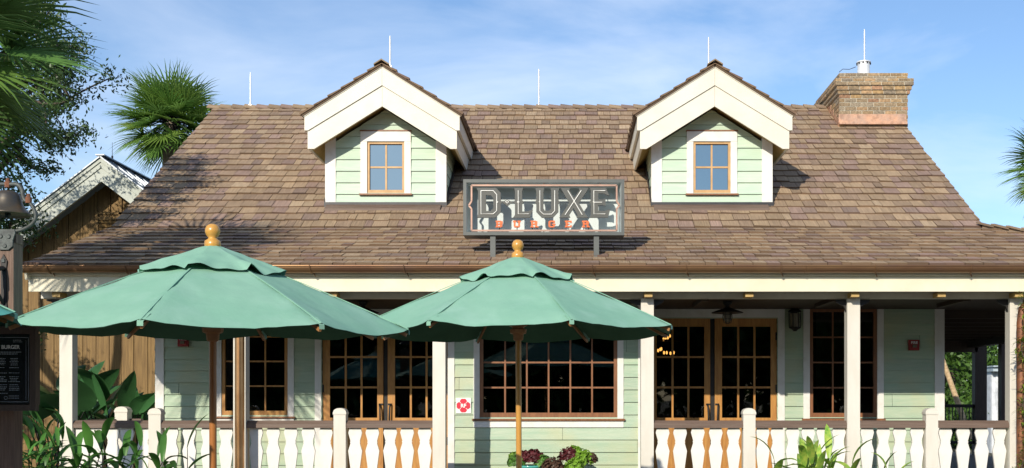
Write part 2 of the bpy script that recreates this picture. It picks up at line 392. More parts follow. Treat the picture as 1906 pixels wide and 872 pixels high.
# ridge and hip caps
rc=MB()
def caps(mb, a, b, w, step=.24, slopes=.53, seed=1):
    rg=random.Random(seed); a=Vector(a); b=Vector(b); d=(b-a); n=int(d.length/step); d.normalize()
    side=d.cross(Vector((0,0,1))).normalized()
    for i in range(n+1):
        p=a+d*(i*step); q=p+d*(step+.05)
        t=rg.choice(TINTS); k=rg.uniform(.95,1.2); c=tuple(x*k for x in t)
        for s in (-1,1):
            hi=.052+rg.random()*.008; lo=.022
            e=side*s*w-Vector((0,0,w*slopes))
            A=p+Vector((0,0,lo)); B=q+Vector((0,0,hi)); C=q+e+Vector((0,0,hi)); D=p+e+Vector((0,0,lo))
            mb.face([A,B,C,D],c,[(0,i*.3),(0,i*.3+.3),(.1,i*.3+.3),(.1,i*.3)])
            t2=Vector((0,0,-.022)); mb.face([B,B+t2,C+t2,C],(c[0]*.7,c[1]*.7,c[2]*.7),[(0,0)]*4)
            mb.face([D,C,C+t2,D+t2],(c[0]*.7,c[1]*.7,c[2]*.7),[(0,0)]*4)
caps(rc,(GR,RDG[0],RDG[1]+.015),(GL,RDG[0],RDG[1]+.015),.13,slopes=.62,seed=3)
build('ridge_cap', rc, M_shingle, roof)
rc=MB(); caps(rc,(HX,EAV[0],EAV[1]+.03),(GR,BRK[0],BRK[1]+.03),.12,slopes=.1,seed=4)
rc.bar((HX,EAV[0],EAV[1]+.02),(GR,BRK[0],BRK[1]+.02),.16,.05,c=(.24,.17,.115))
build('hip_cap', rc, M_shingle, roof)
# rake boards
m=MB()
for gx in (GL+.012, GR-.012):
    m=MB()
    for a,b in ((EAV,BRK),(BRK,RDG)):
        if gx>0 and a is EAV: continue
        m.bar((gx,a[0],a[1]-.115),(gx,b[0],b[1]-.115),.03,.16)
    m.bar((gx,BK,BRK[1]-.115),(gx,RDG[0],RDG[1]-.115),.03,.16)
    build('rake_board', m, M_cream, roof)

# ---- clapboard walls
BOARD=.18
def rows_wall(mb, x0, x1, z0, z1, Y, holes, h=BOARD, zoff=0.0, seed=1, top=None):
    """top(z)->(xa,xb) optional limits (gable). holes: (xa,xb,za,zb)"""
    rg=random.Random(seed); k=math.floor((z0-zoff)/h)
    while zoff+k*h<z1:
        r0=zoff+k*h; r1=r0+h; k+=1
        cuts=sorted(set([max(r0,z0),min(r1,z1)]+[z for hh in holes for z in hh[2:] if max(r0,z0)<z<min(r1,z1)]))
        if top: 
            lo,hi=max(r0,z0),min(r1,z1); cuts=sorted(set(cuts+[lo+(hi-lo)*i/4 for i in range(5)]))
        kk=rg.uniform(.93,1.05); cc=(kk,kk*rg.uniform(.98,1.02),kk*rg.uniform(.96,1.02))
        for a,b in zip(cuts[:-1],cuts[1:]):
            mid=(a+b)/2; L0,L1=x0,x1
            ya=Y-.024+.022*(a-r0)/h; yb=Y-.024+.022*(b-r0)/h
            if top:
                ta=top(a); tb=top(b)
                seg=[((max(x0,ta[0]),min(x1,ta[1])),(max(x0,tb[0]),min(x1,tb[1])))]
                spans=[]
                for (a0,a1),(b0,b1) in seg:
                    if a1-a0<.005: continue
                    hs=[hh for hh in holes if hh[2]<mid<hh[3]]
                    if hs:
                        hh=hs[0]; spans+= [((a0,hh[0]),(b0,hh[0])),((hh[1],a1),(hh[1],b1))]
                    else: spans.append(((a0,a1),(b0,b1)))
                for (a0,a1),(b0,b1) in spans:
                    if a1>a0: mb.face([(a0,ya,a),(a1,ya,a),(max(b1,b0),yb,b),(b0,yb,b)],cc)
            else:
                xs=[x0]; 
                for hh in sorted([hh for hh in holes if hh[2]<mid<hh[3]]): xs+=[hh[0],hh[1]]
                xs.append(x1)
                jx=x0+(x1-x0)*((k*.6180339+seed*.37)%1.0)
                for i in range(0,len(xs),2):
                    if xs[i+1]>xs[i]:
                        if xs[i]+.05<jx<xs[i+1]-.05: parts=((xs[i],jx-.002,cc),(jx+.002,xs[i+1],tuple(q*(.92+.16*((k*.37)%1)) for q in cc)))
                        else: parts=((xs[i],xs[i+1],cc),)
                        for pa,pb,pc in parts: mb.face([(pa,ya,a),(pb,ya,a),(pb,yb,b),(pa,yb,b)],pc)
            if abs(a-r0)<1e-6:   # butt face
                if not top:
                    for i in range(0,len(xs),2):
                        if xs[i+1]>xs[i]: mb.face([(xs[i],Y-.001,a),(xs[i+1],Y-.001,a),(xs[i+1],ya,a),(xs[i],ya,a)][::-1],tuple(q*.55 for q in cc))
                else:
                    for (a0,a1),_ in spans:
                        if a1>a0: mb.face([(a0,Y-.001,a),(a1,Y-.001,a),(a1,ya,a),(a0,ya,a)][::-1],tuple(q*.55 for q in cc))
def px_rect(x0,x1,y0,y1,Y): return (X(x0,Y),X(x1,Y),Z(y1,Y),Z(y0,Y))
W1 = px_rect(413,536,575,773,YW); W4 = px_rect(1507,1632,575,777,YW); WC = px_rect(893,1149,575,777,YB)
DA = (X(600,YW),X(834,YW),FLOOR,Z(593,YW)); DB=(X(1209,YW),X(1446,YW),FLOOR,Z(593,YW))
BX0,BX1 = X(835,YB), 1.06
w=MB()
rows_wall(w,XL,BX0,FLOOR,CEIL,YW,[W1,DA],zoff=Z(756.5,YW)-4*BOARD,seed=1)
rows_wall(w,BX1,XR,FLOOR,CEIL,YW,[W4,DB],zoff=Z(756.5,YW)-4*BOARD,seed=2)
rows_wall(w,BX0,BX1,FLOOR,CEIL,YB,[WC],zoff=Z(842,YB)-2*BOARD,seed=3)
# bay returns, side walls, back wall
g0=(1,1,1)
w.face([(BX0,YB,FLOOR),(BX0,YW,FLOOR),(BX0,YW,CEIL),(BX0,YB,CEIL)],g0); w.face([(BX1,YW,FLOOR),(BX1,YB,FLOOR),(BX1,YB,CEIL),(BX1,YW,CEIL)],g0)
BKW=27.6
def gable_side(xc, s):
    rr=random.Random(9); h=BOARD; z=FLOOR
    while z<RDG[1]-.15:
        z1=min(z+h,RDG[1]-.15)
        def yr(zz):
            if zz<=BRK[1]-.1: return YW,BKW
            t=(zz-(BRK[1]-.1))/(RDG[1]-BRK[1]); return YW+t*(RDG[0]-BRK[0]), BKW-t*(BKW-RDG[0])
        a0,a1=yr(z); b0,b1=yr(z1); k=rr.uniform(.94,1.05)
        w.face([(xc+s*.016,a0,z),(xc+s*.016,a1,z),(xc+s*.002,b1,z1),(xc+s*.002,b0,z1)],(k,k,k))
        w.face([(xc,a0,z),(xc,a1,z),(xc+s*.016,a1,z),(xc+s*.016,a0,z)],(k*.6,k*.6,k*.6))
        z=z1
gable_side(XL,-1); gable_side(XR,1)
w.face([(XL,BKW,FLOOR),(XR,BKW,FLOOR),(XR,BKW,BRK[1]),(XL,BKW,BRK[1])],g0)
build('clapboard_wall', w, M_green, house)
# corner boards
def cb(x0,x1,Y,z0=FLOOR,z1=CEIL,d=.03,mt=M_white,parent=house,name='corner_board'):
    m=MB(); m.box(x0,x1,Y-d,Y+.02,z0,z1); return build(name,m,mt,parent)
cb(X(290,YW),X(306,YW),YW); cb(X(1739,YW),X(1757,YW),YW); cb(X(835,YB)-.01,X(846,YB),YB); cb(BX1-.09,BX1+.01,YB)
# porch base, floor, ceiling, beams
m=MB(); m.box(-7.0,8.95,15.15,YW+.05,0,FLOOR-.04); m.box(XR,8.95,YW+.05,26.9,0,FLOOR-.04); m.box(XL,XR,YW+.05,BKW,0,FLOOR-.04)
build('porch_base', m, M_stone, house)
m=MB()
x=-7.03
while x<8.95: m.box(x,x+.137,15.1,(YW if x<XR else 26.9),FLOOR-.04,FLOOR); x+=.14
build('porch_floor', m, M_floor, house)
m=MB(); m.box(GL+.03,HX-.25,15.45,YW,CEIL,CEIL+.04); m.box(XR+.01,HX-.25,YW,27.3,CEIL,CEIL+.04)
y=15.9
for i in range(10):
    m.box(-7+i*1.75,-7+i*1.75+.09,15.5,16.65,CEIL-.06,CEIL-.002)
for i in range(9): m.box(XR+.02,HX-.3,18+i*1.0,18.1+i*1.0,CEIL-.12,CEIL-.002)
build('porch_ceiling', m, M_ceil, house)
m=MB()   # frieze board under the gutter, soffit closure
zt,zb=Z(514,15.05),Z(543,15.05)
m.box(GL-.0,HX-.05,15.05,15.09,zb,zt)
m.box(GL+.0,HX-.05,15.085,15.30,zb+.03,zb+.06)
build('fascia_beam', m, M_cream, house)
m=MB(); m.box(GL+.0,HX-.03,15.0,15.045,Z(514,15.02)+.004,Z(497,15.02)); 
build('fascia_board', m, M_cream, house)
m=MB(); m.box(GL+.03,HX-.1,15.34,15.46,Z(556,15.34),Z(538,15.34))
for (yy0,yy1) in ((15.46,27.3),): m.box(HX-.35,HX-.21,yy0,yy1,Z(556,15.34),CEIL-.004)
build('porch_beam', m, M_offw, house)
for px in (104,320,619,811,1010,1207,1395,1592,1753,1897):
    m=MB(); m.box(X(px,15.12)-.052,X(px,15.12)+.052,15.12,15.33,Z(553,15.12),Z(544.3,15.12)); m.box(X(px,15.12)-.046,X(px,15.12)+.046,15.12+.21,15.338,Z(553,15.12),Z(545,15.12))
    build('lookout_end', m, M_beamend, house)
# gutter: half-round with hangers
def gutter(a,b,parent):
    gm=MB(); a=Vector(a); b=Vector(b); d=(b-a).normalized(); side=Vector((0,-1,0)) if abs(d.x)>.5 else Vector((1,0,0))
    n=10; r=.068; prof=[]
    for k in range(n+1):
        t=math.pi*k/n; prof.append(side*(math.cos(t)*r)+Vector((0,0,-math.sin(t)*r*1.25)))
    for k in range(n): 
        gm.mesh([a+prof[k],b+prof[k],b+prof[k+1],a+prof[k+1]],[(0,1,2,3)],sm=True)
        q=.92; gm.mesh([a+prof[k]*q,b+prof[k]*q,b+prof[k+1]*q,a+prof[k+1]*q],[(3,2,1,0)],sm=True)
    gm.tube([a+prof[0],b+prof[0]],.010,6)
    gm.prism([(0,0)]*0,0,0) if False else None
    return build('gutter', gm, M_copper, parent)
gz=Z(495,14.88)
gut=gutter((GL-.03,14.93,gz),(HX+.02,14.93,gz),house)
for px in (90,235,405,579,754,930,1105,1280,1457,1633,1811):
    m=MB(); xx=X(px,14.86)
    pts=[(xx-.02,14.853,gz+.01)]+[(xx-.02+.02*k/6,14.93-math.cos(math.pi*k/8)*.078,gz-math.sin(math.pi*k/8)*.094) for k in range(1,7)]+[(xx+.03,14.985,gz-.13)]
    m.tube(pts,.0075,6); build('gutter_hanger', m, M_copper, gut)
for px in (1107,1500): 
    m=MB(); xx=X(px,14.86); pr=[(xx,14.93-math.cos(math.pi*k/10)*.071,gz-math.sin(math.pi*k/10)*.088) for k in range(11)]
    m.tube(pr,.006,6); build('gutter_joint', m, M_copper, gut)
# downspouts
m=MB(); dx=X(446,15.08); m.tube([(dx,14.93,gz-.07),(dx,14.94,gz-.18),(dx,15.08,gz-.45),(dx,15.08,gz-.6),(dx,15.08,.1)],.062,16)
ds=build('downspout', m, M_pipe, house)
m=MB(); dx=X(1901,15.05); m.tube([(dx+.22,14.93,gz-.07),(dx+.20,14.95,gz-.18),(dx+.12,15.03,gz-.42),(dx+.02,15.06,gz-.55),(dx,15.06,gz-.72),(dx,15.06,.1)],.056,16)
tag(build('downspout', m, M_rust, house), 'rust-stained downspout with an elbow')

# posts, newels, railings
def newel_cap(m,xc,yc,z0,hw):
    n=8; pts=[]
    m.box(xc-hw-.008,xc+hw+.008,yc-hw-.008,yc+hw+.008,z0,z0+.03)
    pr=[(-hw-.008,0)]+[(-math.cos(math.pi*k/n)*(hw+.004),.035+math.sin(math.pi*k/n)*.05) for k in range(n+1)]+[(hw+.008,0)]
    m.prism([(xc+a,z0+.03+b-.03) for a,b in pr], yc-hw, yc+hw, sm=False)
post_x=[X(122.5,YP),X(446,YP),X(817,YP),X(1205,YP),X(1589,YP),X(1891.5,YP)]
for i,px_ in enumerate(post_x):
    m=MB(); hw=.084
    m.box(px_-hw,px_+hw,YP,YP+.168,FLOOR,Z(556,YP+.04)-.002)
    m.box(px_-hw-.018,px_+hw+.018,YP-.018,YP+.186,FLOOR,FLOOR+.16)
    po=build('porch_post', m, M_offw, house)
    m=MB()
    for s in (-1,1): m.prism([(px_+s*hw,2.74),(px_+s*hw,2.91),(px_+s*(hw+.15),2.91),(px_+s*(hw+.13),2.87),(px_+s*(hw+.03),2.82)],YP+.06,YP+.11)
    build('post_bracket', m, M_black, po)
newels=[X(287.5,YP),X(632,YP),X(1395,YP),X(1735,YP)]
for nx in newels:
    m=MB(); m.box(nx-.08,nx+.08,YP,YP+.16,FLOOR,Z(772,YP)); newel_cap(m,nx,YP+.08,Z(772,YP),.08)
    build('newel_post', m, M_offw, house)
m=MB(); nx=X(225,17.0); m.box(nx-.09,nx+.09,17.0,17.18,FLOOR,Z(768,17.0)); newel_cap(m,nx,17.09,Z(768,17.0),.09); build('newel_post', m, M_offw, house)
# baluster profile: half gap widths -> half board widths
SP=.2195
gap=[(1.215,.0375),(1.145,.0195),(1.032,.050),(1.028,.043),(1.018,.043),(1.012,.050),(.905,.0180),(.70,.046),(.62,.050),(.615,.043),(.605,.043),(.60,.05),(.51,.0195),(.46,.036)]
def baluster_mesh():
    m=MB(); R_=[(SP/2-g_,z) for z,g_ in gap]; L_=[(-x,z) for x,z in R_[::-1]]
    m.prism(R_+L_,-.016,.016); return m
bal0=None
def railing(xa,xb):
    global bal0
    m=MB(); zt=Z(785,YP); zbm=Z(797,YP)
    yc=YP+.08
    m.mesh([(x_,yy,zz) for x_ in (xa,xb) for yy,zz in ((yc-.065,zbm),(yc+.065,zbm),(yc+.065,zbm+.055),(yc+.02,zt+.012),(yc-.02,zt+.012),(yc-.065,zbm+.055))],
        [(5,4,3,2,1,0),(6,7,8,9,10,11)]+[(i,(i+1)%6,(i+1)%6+6,i+6) for i in range(6)])
    r=build('porch_railing', m, M_rail, house)
    m=MB(); m.box(xa,xb,yc-.04,yc+.04,FLOOR+.06,FLOOR+.115); build('bottom_rail', m, M_rail, r)
    n=max(1,round((xb-xa)/SP)); sp=(xb-xa)/n
    for i in range(n):
        xc=xa+sp*(i+.5)
        if bal0 is None:
            b=build('baluster', baluster_mesh(), M_white, r, org=(0,0,0)); b.location=Vector((xc,yc,0))-ORG[house.name]; bal0=b
        else:
            b=bal0.copy(); col.objects.link(b); b.parent=r; b.location=Vector((xc+rnd.uniform(-.004,.004),yc+rnd.uniform(-.004,.004),rnd.uniform(-.003,.003)))-ORG[house.name]; b.rotation_euler=(0,rnd.uniform(-.004,.004),rnd.uniform(-.03,.03))
hw=.084
secs=[(post_x[0]+hw,newels[0]-.08),(newels[0]+.08,post_x[1]-hw),(post_x[1]+hw,newels[1]-.08),(newels[1]+.08,post_x[2]-hw),
      (post_x[3]+hw,newels[2]-.08),(newels[2]+.08,post_x[4]-hw),(post_x[4]+hw,newels[3]-.08),(newels[3]+.08,post_x[5]-hw),(post_x[5]+hw,8.9)]
for a,b in secs: railing(a,b)
# left return railing to the rear newel
m=MB(); m.box(-6.76,-6.66,YP+.17,17.6,1.22,1.30)
r_=build('porch_railing', m, M_rail, house); m=MB(); m.box(-6.75,-6.67,YP+.17,17.6,.41,.46); build('bottom_rail', m, M_rail, r_)
m=MB(); m.box(-6.66,XL,17.10,17.2,1.22,1.30); build('porch_railing', m, M_rail, house)

# ---- windows and doors
def window(x0,x1,z0,z1,Y,cols,rows,wood,cas=.10,apron=True,toptrim=.13,name='window',pane_m=M_glass,fr=.05,botf=None,parent=house,sub=None):
    """returns a part; frame, panes, casing, sill are its sub-parts"""
    m=MB(); d=.05; botf=botf or fr*1.3
    m.box(x0,x0+fr,Y-.01,Y+.09,z0,z1); m.box(x1-fr,x1,Y-.01,Y+.09,z0,z1)
    m.box(x0+fr,x1-fr,Y-.01,Y+.09,z1-fr,z1); m.box(x0+fr,x1-fr,Y-.01,Y+.09,z0,z0+botf)
    ix0,ix1,iz0,iz1=x0+fr,x1-fr,z0+botf,z1-fr
    mw=.024
    for i in range(1,cols):
        xx=ix0+(ix1-ix0)*i/cols; m.box(xx-mw/2,xx+mw/2,Y+.02,Y+.055,iz0,iz1)
    for j in range(1,rows):
        zz=iz0+(iz1-iz0)*j/rows; m.box(ix0,ix1,Y+.022,Y+.053,zz-mw/2,zz+mw/2)
    win=build(name, m, wood, parent)
    m=MB(); m.box(ix0-.005,ix1+.005,Y+.034,Y+.040,iz0-.005,iz1+.005); build('pane', m, pane_m, win)
    m=MB(); pr=.028
    m.box(x0-cas,x0-.002,Y-pr,Y+.01,z0-.02,z1); m.box(x1+.002,x1+cas,Y-pr,Y+.01,z0-.02,z1); m.box(x0-cas,x1+cas,Y-pr-.003,Y+.01,z1+.002,z1+toptrim)
    m.box(x0-cas-.01,x1+cas+.01,Y-pr-.025,Y+.01,z1+toptrim+.002,z1+toptrim+.02)
    if apron: m.box(x0-cas,x1+cas,Y-pr,Y+.01,z0-.02-.125,z0-.05)
    build('casing', m, M_white, win)
    m=MB(); m.box(x0-cas-.02,x1+cas+.02,Y-.06,Y+.005,z0-.048,z0-.022); build('sill', m, M_wood2, win)
    return win
window(*W1,YW,3,4,M_wood,cas=.095)
window(*W4,YW,3,4,M_wood2,cas=.10)
window(*WC,YB,6,4,M_wood2,cas=.088)
def double_door(x0,x1,z1,Y,xm):
    g_=.035
    m=MB(); m.box(x0-.005,x1+.005,Y+.03,Y+.10,z1,z1+.015); 
    mk=MB(); mk.box(xm-g_,xm+g_,Y+.05,Y+.09,FLOOR,z1)
    m.box(x0-.11,x0-.012,Y-.03,Y+.01,FLOOR,z1+.01); m.box(x1+.012,x1+.115,Y-.03,Y+.01,FLOOR,z1+.01); m.box(x0-.11,x1+.115,Y-.034,Y+.01,z1+.012,z1+.185)
    m.box(x0-.13,x1+.135,Y-.06,Y+.01,z1+.187,z1+.212)
    dfr=build('door_frame', m, [M_white], house); build('meeting_post', mk, M_black, dfr)
    for (a,b,s) in ((x0,xm-g_,1),(xm+g_,x1,-1)):
        m=MB(); st=.11; Yd=Y+.02
        iz1=z1-.125; rh=57/122; iz0=iz1-3*rh+.01
        m.box(a,a+st,Yd,Yd+.045,FLOOR+.02,z1); m.box(b-st+.02,b,Yd,Yd+.045,FLOOR+.02,z1)
        ia,ib=a+st,b-st+.02
        m.box(ia,ib,Yd,Yd+.045,iz1,z1); m.box(ia,ib,Yd+.001,Yd+.044,iz0-.12,iz0); m.box(ia,ib,Yd+.012,Yd+.035,FLOOR+.2,iz0-.12); m.box(ia,ib,Yd+.001,Yd+.044,FLOOR+.02,FLOOR+.2)
        for i in (1,2): xx=ia+(ib-ia)*i/3; m.box(xx-.015,xx+.015,Yd+.004,Yd+.038,iz0,iz1)
        for j in (1,2): zz=iz0+(iz1-iz0)*j/3; m.box(ia,ib,Yd+.006,Yd+.036,zz-.015,zz+.015)
        d=build('door', m, M_wood, house)
        m=MB(); m.box(ia-.004,ib+.004,Yd+.018,Yd+.024,iz0-.004,iz1+.004); build('pane', m, M_glass, d)
        m=MB(); hx=(b-.035) if s>0 else (a+.035); zt=Z(752,Y)
        m.tube([(hx-s*.015,Yd,zt-.01),(hx-s*.015,Yd-.045,zt-.01),(hx-s*.005,Yd-.065,zt-.06),(hx,Yd-.07,zt-.2),(hx,Yd-.07,zt-.3),(hx,Yd,zt-.34)],.013,8)
        m.box(hx-.03,hx+.03,Yd-.012,Yd,zt-.02,zt+.005); build('handle', m, M_black, d)
        for zz in (2.55,1.75,.95): m=MB(); hx2=a+.005 if s>0 else b-.005; m.box(hx2-.014,hx2+.014,Yd-.01,Yd+.002,zz-.06,zz+.06); build('hinge', m, M_black, d)
double_door(DA[0],DA[1],DA[3],YW,X(717,YW)); double_door(DB[0],DB[1],DB[3],YW,X(1326.5,YW))
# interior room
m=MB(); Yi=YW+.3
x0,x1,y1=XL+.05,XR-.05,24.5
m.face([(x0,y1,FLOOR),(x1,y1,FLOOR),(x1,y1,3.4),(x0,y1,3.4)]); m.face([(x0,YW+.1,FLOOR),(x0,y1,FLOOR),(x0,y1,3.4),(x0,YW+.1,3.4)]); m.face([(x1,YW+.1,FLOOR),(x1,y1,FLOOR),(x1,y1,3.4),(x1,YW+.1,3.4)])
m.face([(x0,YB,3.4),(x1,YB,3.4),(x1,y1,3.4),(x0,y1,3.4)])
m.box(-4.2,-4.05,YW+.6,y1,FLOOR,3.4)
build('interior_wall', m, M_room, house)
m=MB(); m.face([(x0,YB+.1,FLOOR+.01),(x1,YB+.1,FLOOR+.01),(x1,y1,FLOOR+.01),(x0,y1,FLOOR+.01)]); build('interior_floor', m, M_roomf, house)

# ---- dormers
def dormer(cx):
    Yf,Yw=18.1,18.49; hwid=.946; hr=1.225
    zpk=Z(119.5,Yf); zev=Z(212,Yf); sl=(zpk-zev)/hr
    yroof=lambda z: BRK[0]+(z-BRK[1])/((RDG[1]-BRK[1])/(RDG[0]-BRK[0]))
    zw0=BRK[1]+(Yw-BRK[0])*.62-.01
    ws=(cx-.295,cx+.295,Z(360,Yw),Z(264.5,Yw))
    ztop=Z(197.5,Yf)+.02
    m=MB()
    rows_wall(m,cx-hwid,cx+hwid,zw0,ztop,Yw,[ws],h=.184,zoff=Z(362,Yw),seed=int(cx*10)+50,top=lambda z:(cx-max(0,(ztop-z)/sl+.02),cx+max(0,(ztop-z)/sl+.02)))
    # side cheeks
    for s in (-1,1):
        z=zw0; xx=cx+s*hwid
        while z<zev-.12:
            z1=min(z+.184,zev-.12)
            m.face([(xx+s*.012,Yw,z),(xx+s*.012,yroof(z)+.1,z),(xx,yroof(z1)+.1,z1),(xx,Yw,z1)],(1,1,1)); 
            m.face([(xx,Yw,z),(xx,yroof(z)+.1,z),(xx+s*.012,yroof(z)+.1,z),(xx+s*.012,Yw,z)],(.6,.6,.6)); z=z1
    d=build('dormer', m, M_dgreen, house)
    # corner boards
    for s in (-1,1):
        m=MB(); a,b=sorted((cx+s*(hwid+.018),cx+s*(hwid-.15)))
        m.box(a,b,Yw-.028,Yw+.02,zw0,zev-.13+ .02); 
        a,b=sorted((cx+s*(hwid+.018),cx+s*(hwid-.01))); m.box(a,b,Yw+.02,Yw+.07,zw0+.02,zev-.14)
        build('corner_board', m, M_white, d)
    # bargeboards: two laps
    m=MB(); t1=(742-159)/F*Yf; zi1=H+t1; zi2=Z(197.5,Yf); ho=hr-.015
    top=zpk-.035
    e1=top-ho*sl; zc1=Z(243,Yf); zc2=Z(276.8,Yf)
    up=[(cx-ho,e1),(cx,top),(cx+ho,e1),(cx+ho,zc1),(cx+ho-.05,zc1),(cx,zi1),(cx-ho+.05,zc1),(cx-ho,zc1)]
    for k in (0,1):     # each half separate (mitre joint)
        half=[p for p in up]
        if k==0: pp=[(cx-ho,e1),(cx-.0015,top),(cx-.0015,zi1),(cx-ho+.055,zc1),(cx-ho,zc1)]
        else: pp=[(cx+.0015,top),(cx+ho,e1),(cx+ho,zc1),(cx+ho-.055,zc1),(cx+.0015,zi1)]
        m.prism(pp[::-1],Yf,Yf+.05)
        hb=ho-.045
        if k==0: pp=[(cx-hb,zc1+.03),(cx-.0015,zi1+.06),(cx-.0015,zi2),(cx-hb+.10,zc2),(cx-hb,zc2)]
        else: pp=[(cx+.0015,zi1+.06),(cx+hb,zc1+.03),(cx+hb,zc2),(cx+hb-.10,zc2),(cx+.0015,zi2)]
        m.prism(pp[::-1],Yf+.022,Yf+.06)
    # thin crown strip on top
    for s in (-1,1):
        m.bar((cx+s*.0,Yf+.012,zpk-.028),(cx+s*(hr+.005),Yf+.012,zpk-.028-(hr+.005)*sl),.045,.045)
    # side fascia running back
    for s in (-1,1):
        xo=cx+s*ho
        y1=yroof(zc1)+.02; y2=yroof(zc2)+.02
        def side(xa,xb,za,zb_,ya,ybt,ybb):
            a,b=sorted((xa,xb))
            vs=[(a,ya,zb_),(b,ya,zb_),(b,ybb,zb_),(a,ybb,zb_),(a,ya,za),(b,ya,za),(b,ybt,za),(a,ybt,za)]
            m.mesh(vs,[(0,3,2,1),(4,5,6,7),(0,1,5,4),(1,2,6,5),(2,3,7,6),(3,0,4,7)])
        side(xo,xo-s*.04,e1,zc1,Yf+.051,yroof(e1)+.02,yroof(zc1)+.02)
        side(xo-s*.045,xo-s*.08,zc1-.002,zc2,Yf+.061,yroof(zc1)+.02,yroof(zc2)+.02)
    build('fascia', m, M_dcream, d)
    # soffit
    m=MB()
    for s in (-1,1):
        xo=cx+s*(ho-.08); xi=cx+s*hwid
        zf=zc2+.02
        a,b=sorted((xo,xi))
        m.face([(xi,Yf+.061,zf+.2),(xo,Yf+.061,zf),(xo,yroof(zf)+.1,zf),(xi,yroof(zf)+.3,zf+.2)])
        m.face([(cx,Yf+.061,zi2+.09),(cx+s*(hwid+.01),Yf+.061,zi2+.09-(hwid+.01)*sl),(cx+s*(hwid+.01),Yw+.3,zi2+.09-(hwid+.01)*sl),(cx,Yw+.3,zi2+.09)])
    build('soffit', m, M_beamend, d)
    # roof planes with shingles
    m=MB()
    for s in (-1,1):
        ex=cx+s*(hr+.03); ez=zpk-(hr+.03)*sl
        yb_r=yroof(zpk)+.1; yb_e=yroof(ez)+.1
        slab(m,(ex,Yf-.02,ez),(ex,yb_e,ez),(cx,yb_r,zpk),(cx,Yf-.02,zpk),t=.03)
        L=math.hypot(hr+.03,(hr+.03)*sl); nr=6; cl=lambda v,yb_e=yb_e,yb_r=yb_r,L=L: yb_e+(yb_r-yb_e)*min(1,max(0,v/L))
        o_=Vector((ex,0,ez))
        shingles(m,o_,(0,1,0),(-s*(hr+.03),0,(hr+.03)*sl),nr,L/nr,Yf-.035,yb_r,clip=lambda v: cl(v)+0,top=L,seed=11+s)
    dr=build('dormer_roof', m, M_shingle, d)
    m=MB(); caps(m,(cx,yroof(zpk)+.1,zpk+.012),(cx,Yf+.22,zpk+.012),.12,slopes=sl,seed=5); build('ridge_cap', m, M_shingle, d)
    # flashing
    m=MB(); m.box(cx-hwid-.03,cx+hwid+.03,Yw-.055,Yw+.01,zw0-.03,zw0+.055)
    m2=MB(); m2.mesh([(cx-hwid+.01,Yw-.056,zw0+.015),(cx+hwid-.06,Yw-.056,zw0+.015),(cx+hwid-.06,Yw-.21,zw0-.072),(cx-hwid+.01,Yw-.21,zw0-.072),(cx+hwid-.06,Yw-.21,zw0-.12),(cx-hwid+.01,Yw-.21,zw0-.12)],[(3,2,1,0),(5,4,2,3)])
    build('apron_flashing', m2, M_rail, d)
    for s in (-1,1):
        xx=cx+s*(hwid+.022)
        m.mesh([(xx,Yw-.05,zw0-.02),(xx+s*.006,Yw-.05,zw0-.02),(xx,yroof(zev),zev+.03),(xx+s*.006,yroof(zev),zev+.03),(xx,Yw-.05,zw0+.11),(xx+s*.006,Yw-.05,zw0+.11),(xx,yroof(zev),zev+.13),(xx+s*.006,yroof(zev),zev+.13)],
               [(1,3,7,5),(0,4,6,2),(4,5,7,6),(0,1,5,4)])
    build('flashing', m, M_dkmetal, d)
    # window (sub-parts of the dormer)
    x0,x1,z0,z1=ws; Y=Yw
    m=MB(); fr=.035
    m.box(x0,x0+fr,Y-.012,Y+.08,z0,z1); m.box(x1-fr,x1,Y-.012,Y+.08,z0,z1); m.box(x0+fr,x1-fr,Y-.012,Y+.08,z1-fr,z1); m.box(x0+fr,x1-fr,Y-.012,Y+.08,z0,z0+.05)
    m.box(cx-.014,cx+.014,Y+.015,Y+.05,z0+.05,z1-fr); zz=(z0+.05+z1-fr)/2; m.box(x0+fr,x1-fr,Y+.017,Y+.048,zz-.014,zz+.014)
    build('window_frame', m, M_tan, d)
    m=MB(); m.box(x0+fr-.004,x1-fr+.004,Y+.03,Y+.036,z0+.045,z1-fr+.004); build('pane', m, M_dglass, d)
    m=MB(); c_=.105
    m.box(x0-c_,x0-.002,Y-.035,Y+.0,z0-.01,z1); m.box(x1+.002,x1+c_,Y-.035,Y+.0,z0-.01,z1); m.box(x0-c_,x1+c_,Y-.038,Y,z1+.002,z1+.16)
    build('casing', m, M_white, d)
    m=MB(); m.box(x0-c_-.02,x1+c_+.02,Y-.055,Y,z0-.036,z0-.012); m.box(x0-c_-.01,x1+c_+.01,Y-.05,Y,z1+.162,z1+.18); build('sill', m, M_wood2, d)
    return d
dormer(X(711,18.1)); dormer(X(1330.5,18.1))

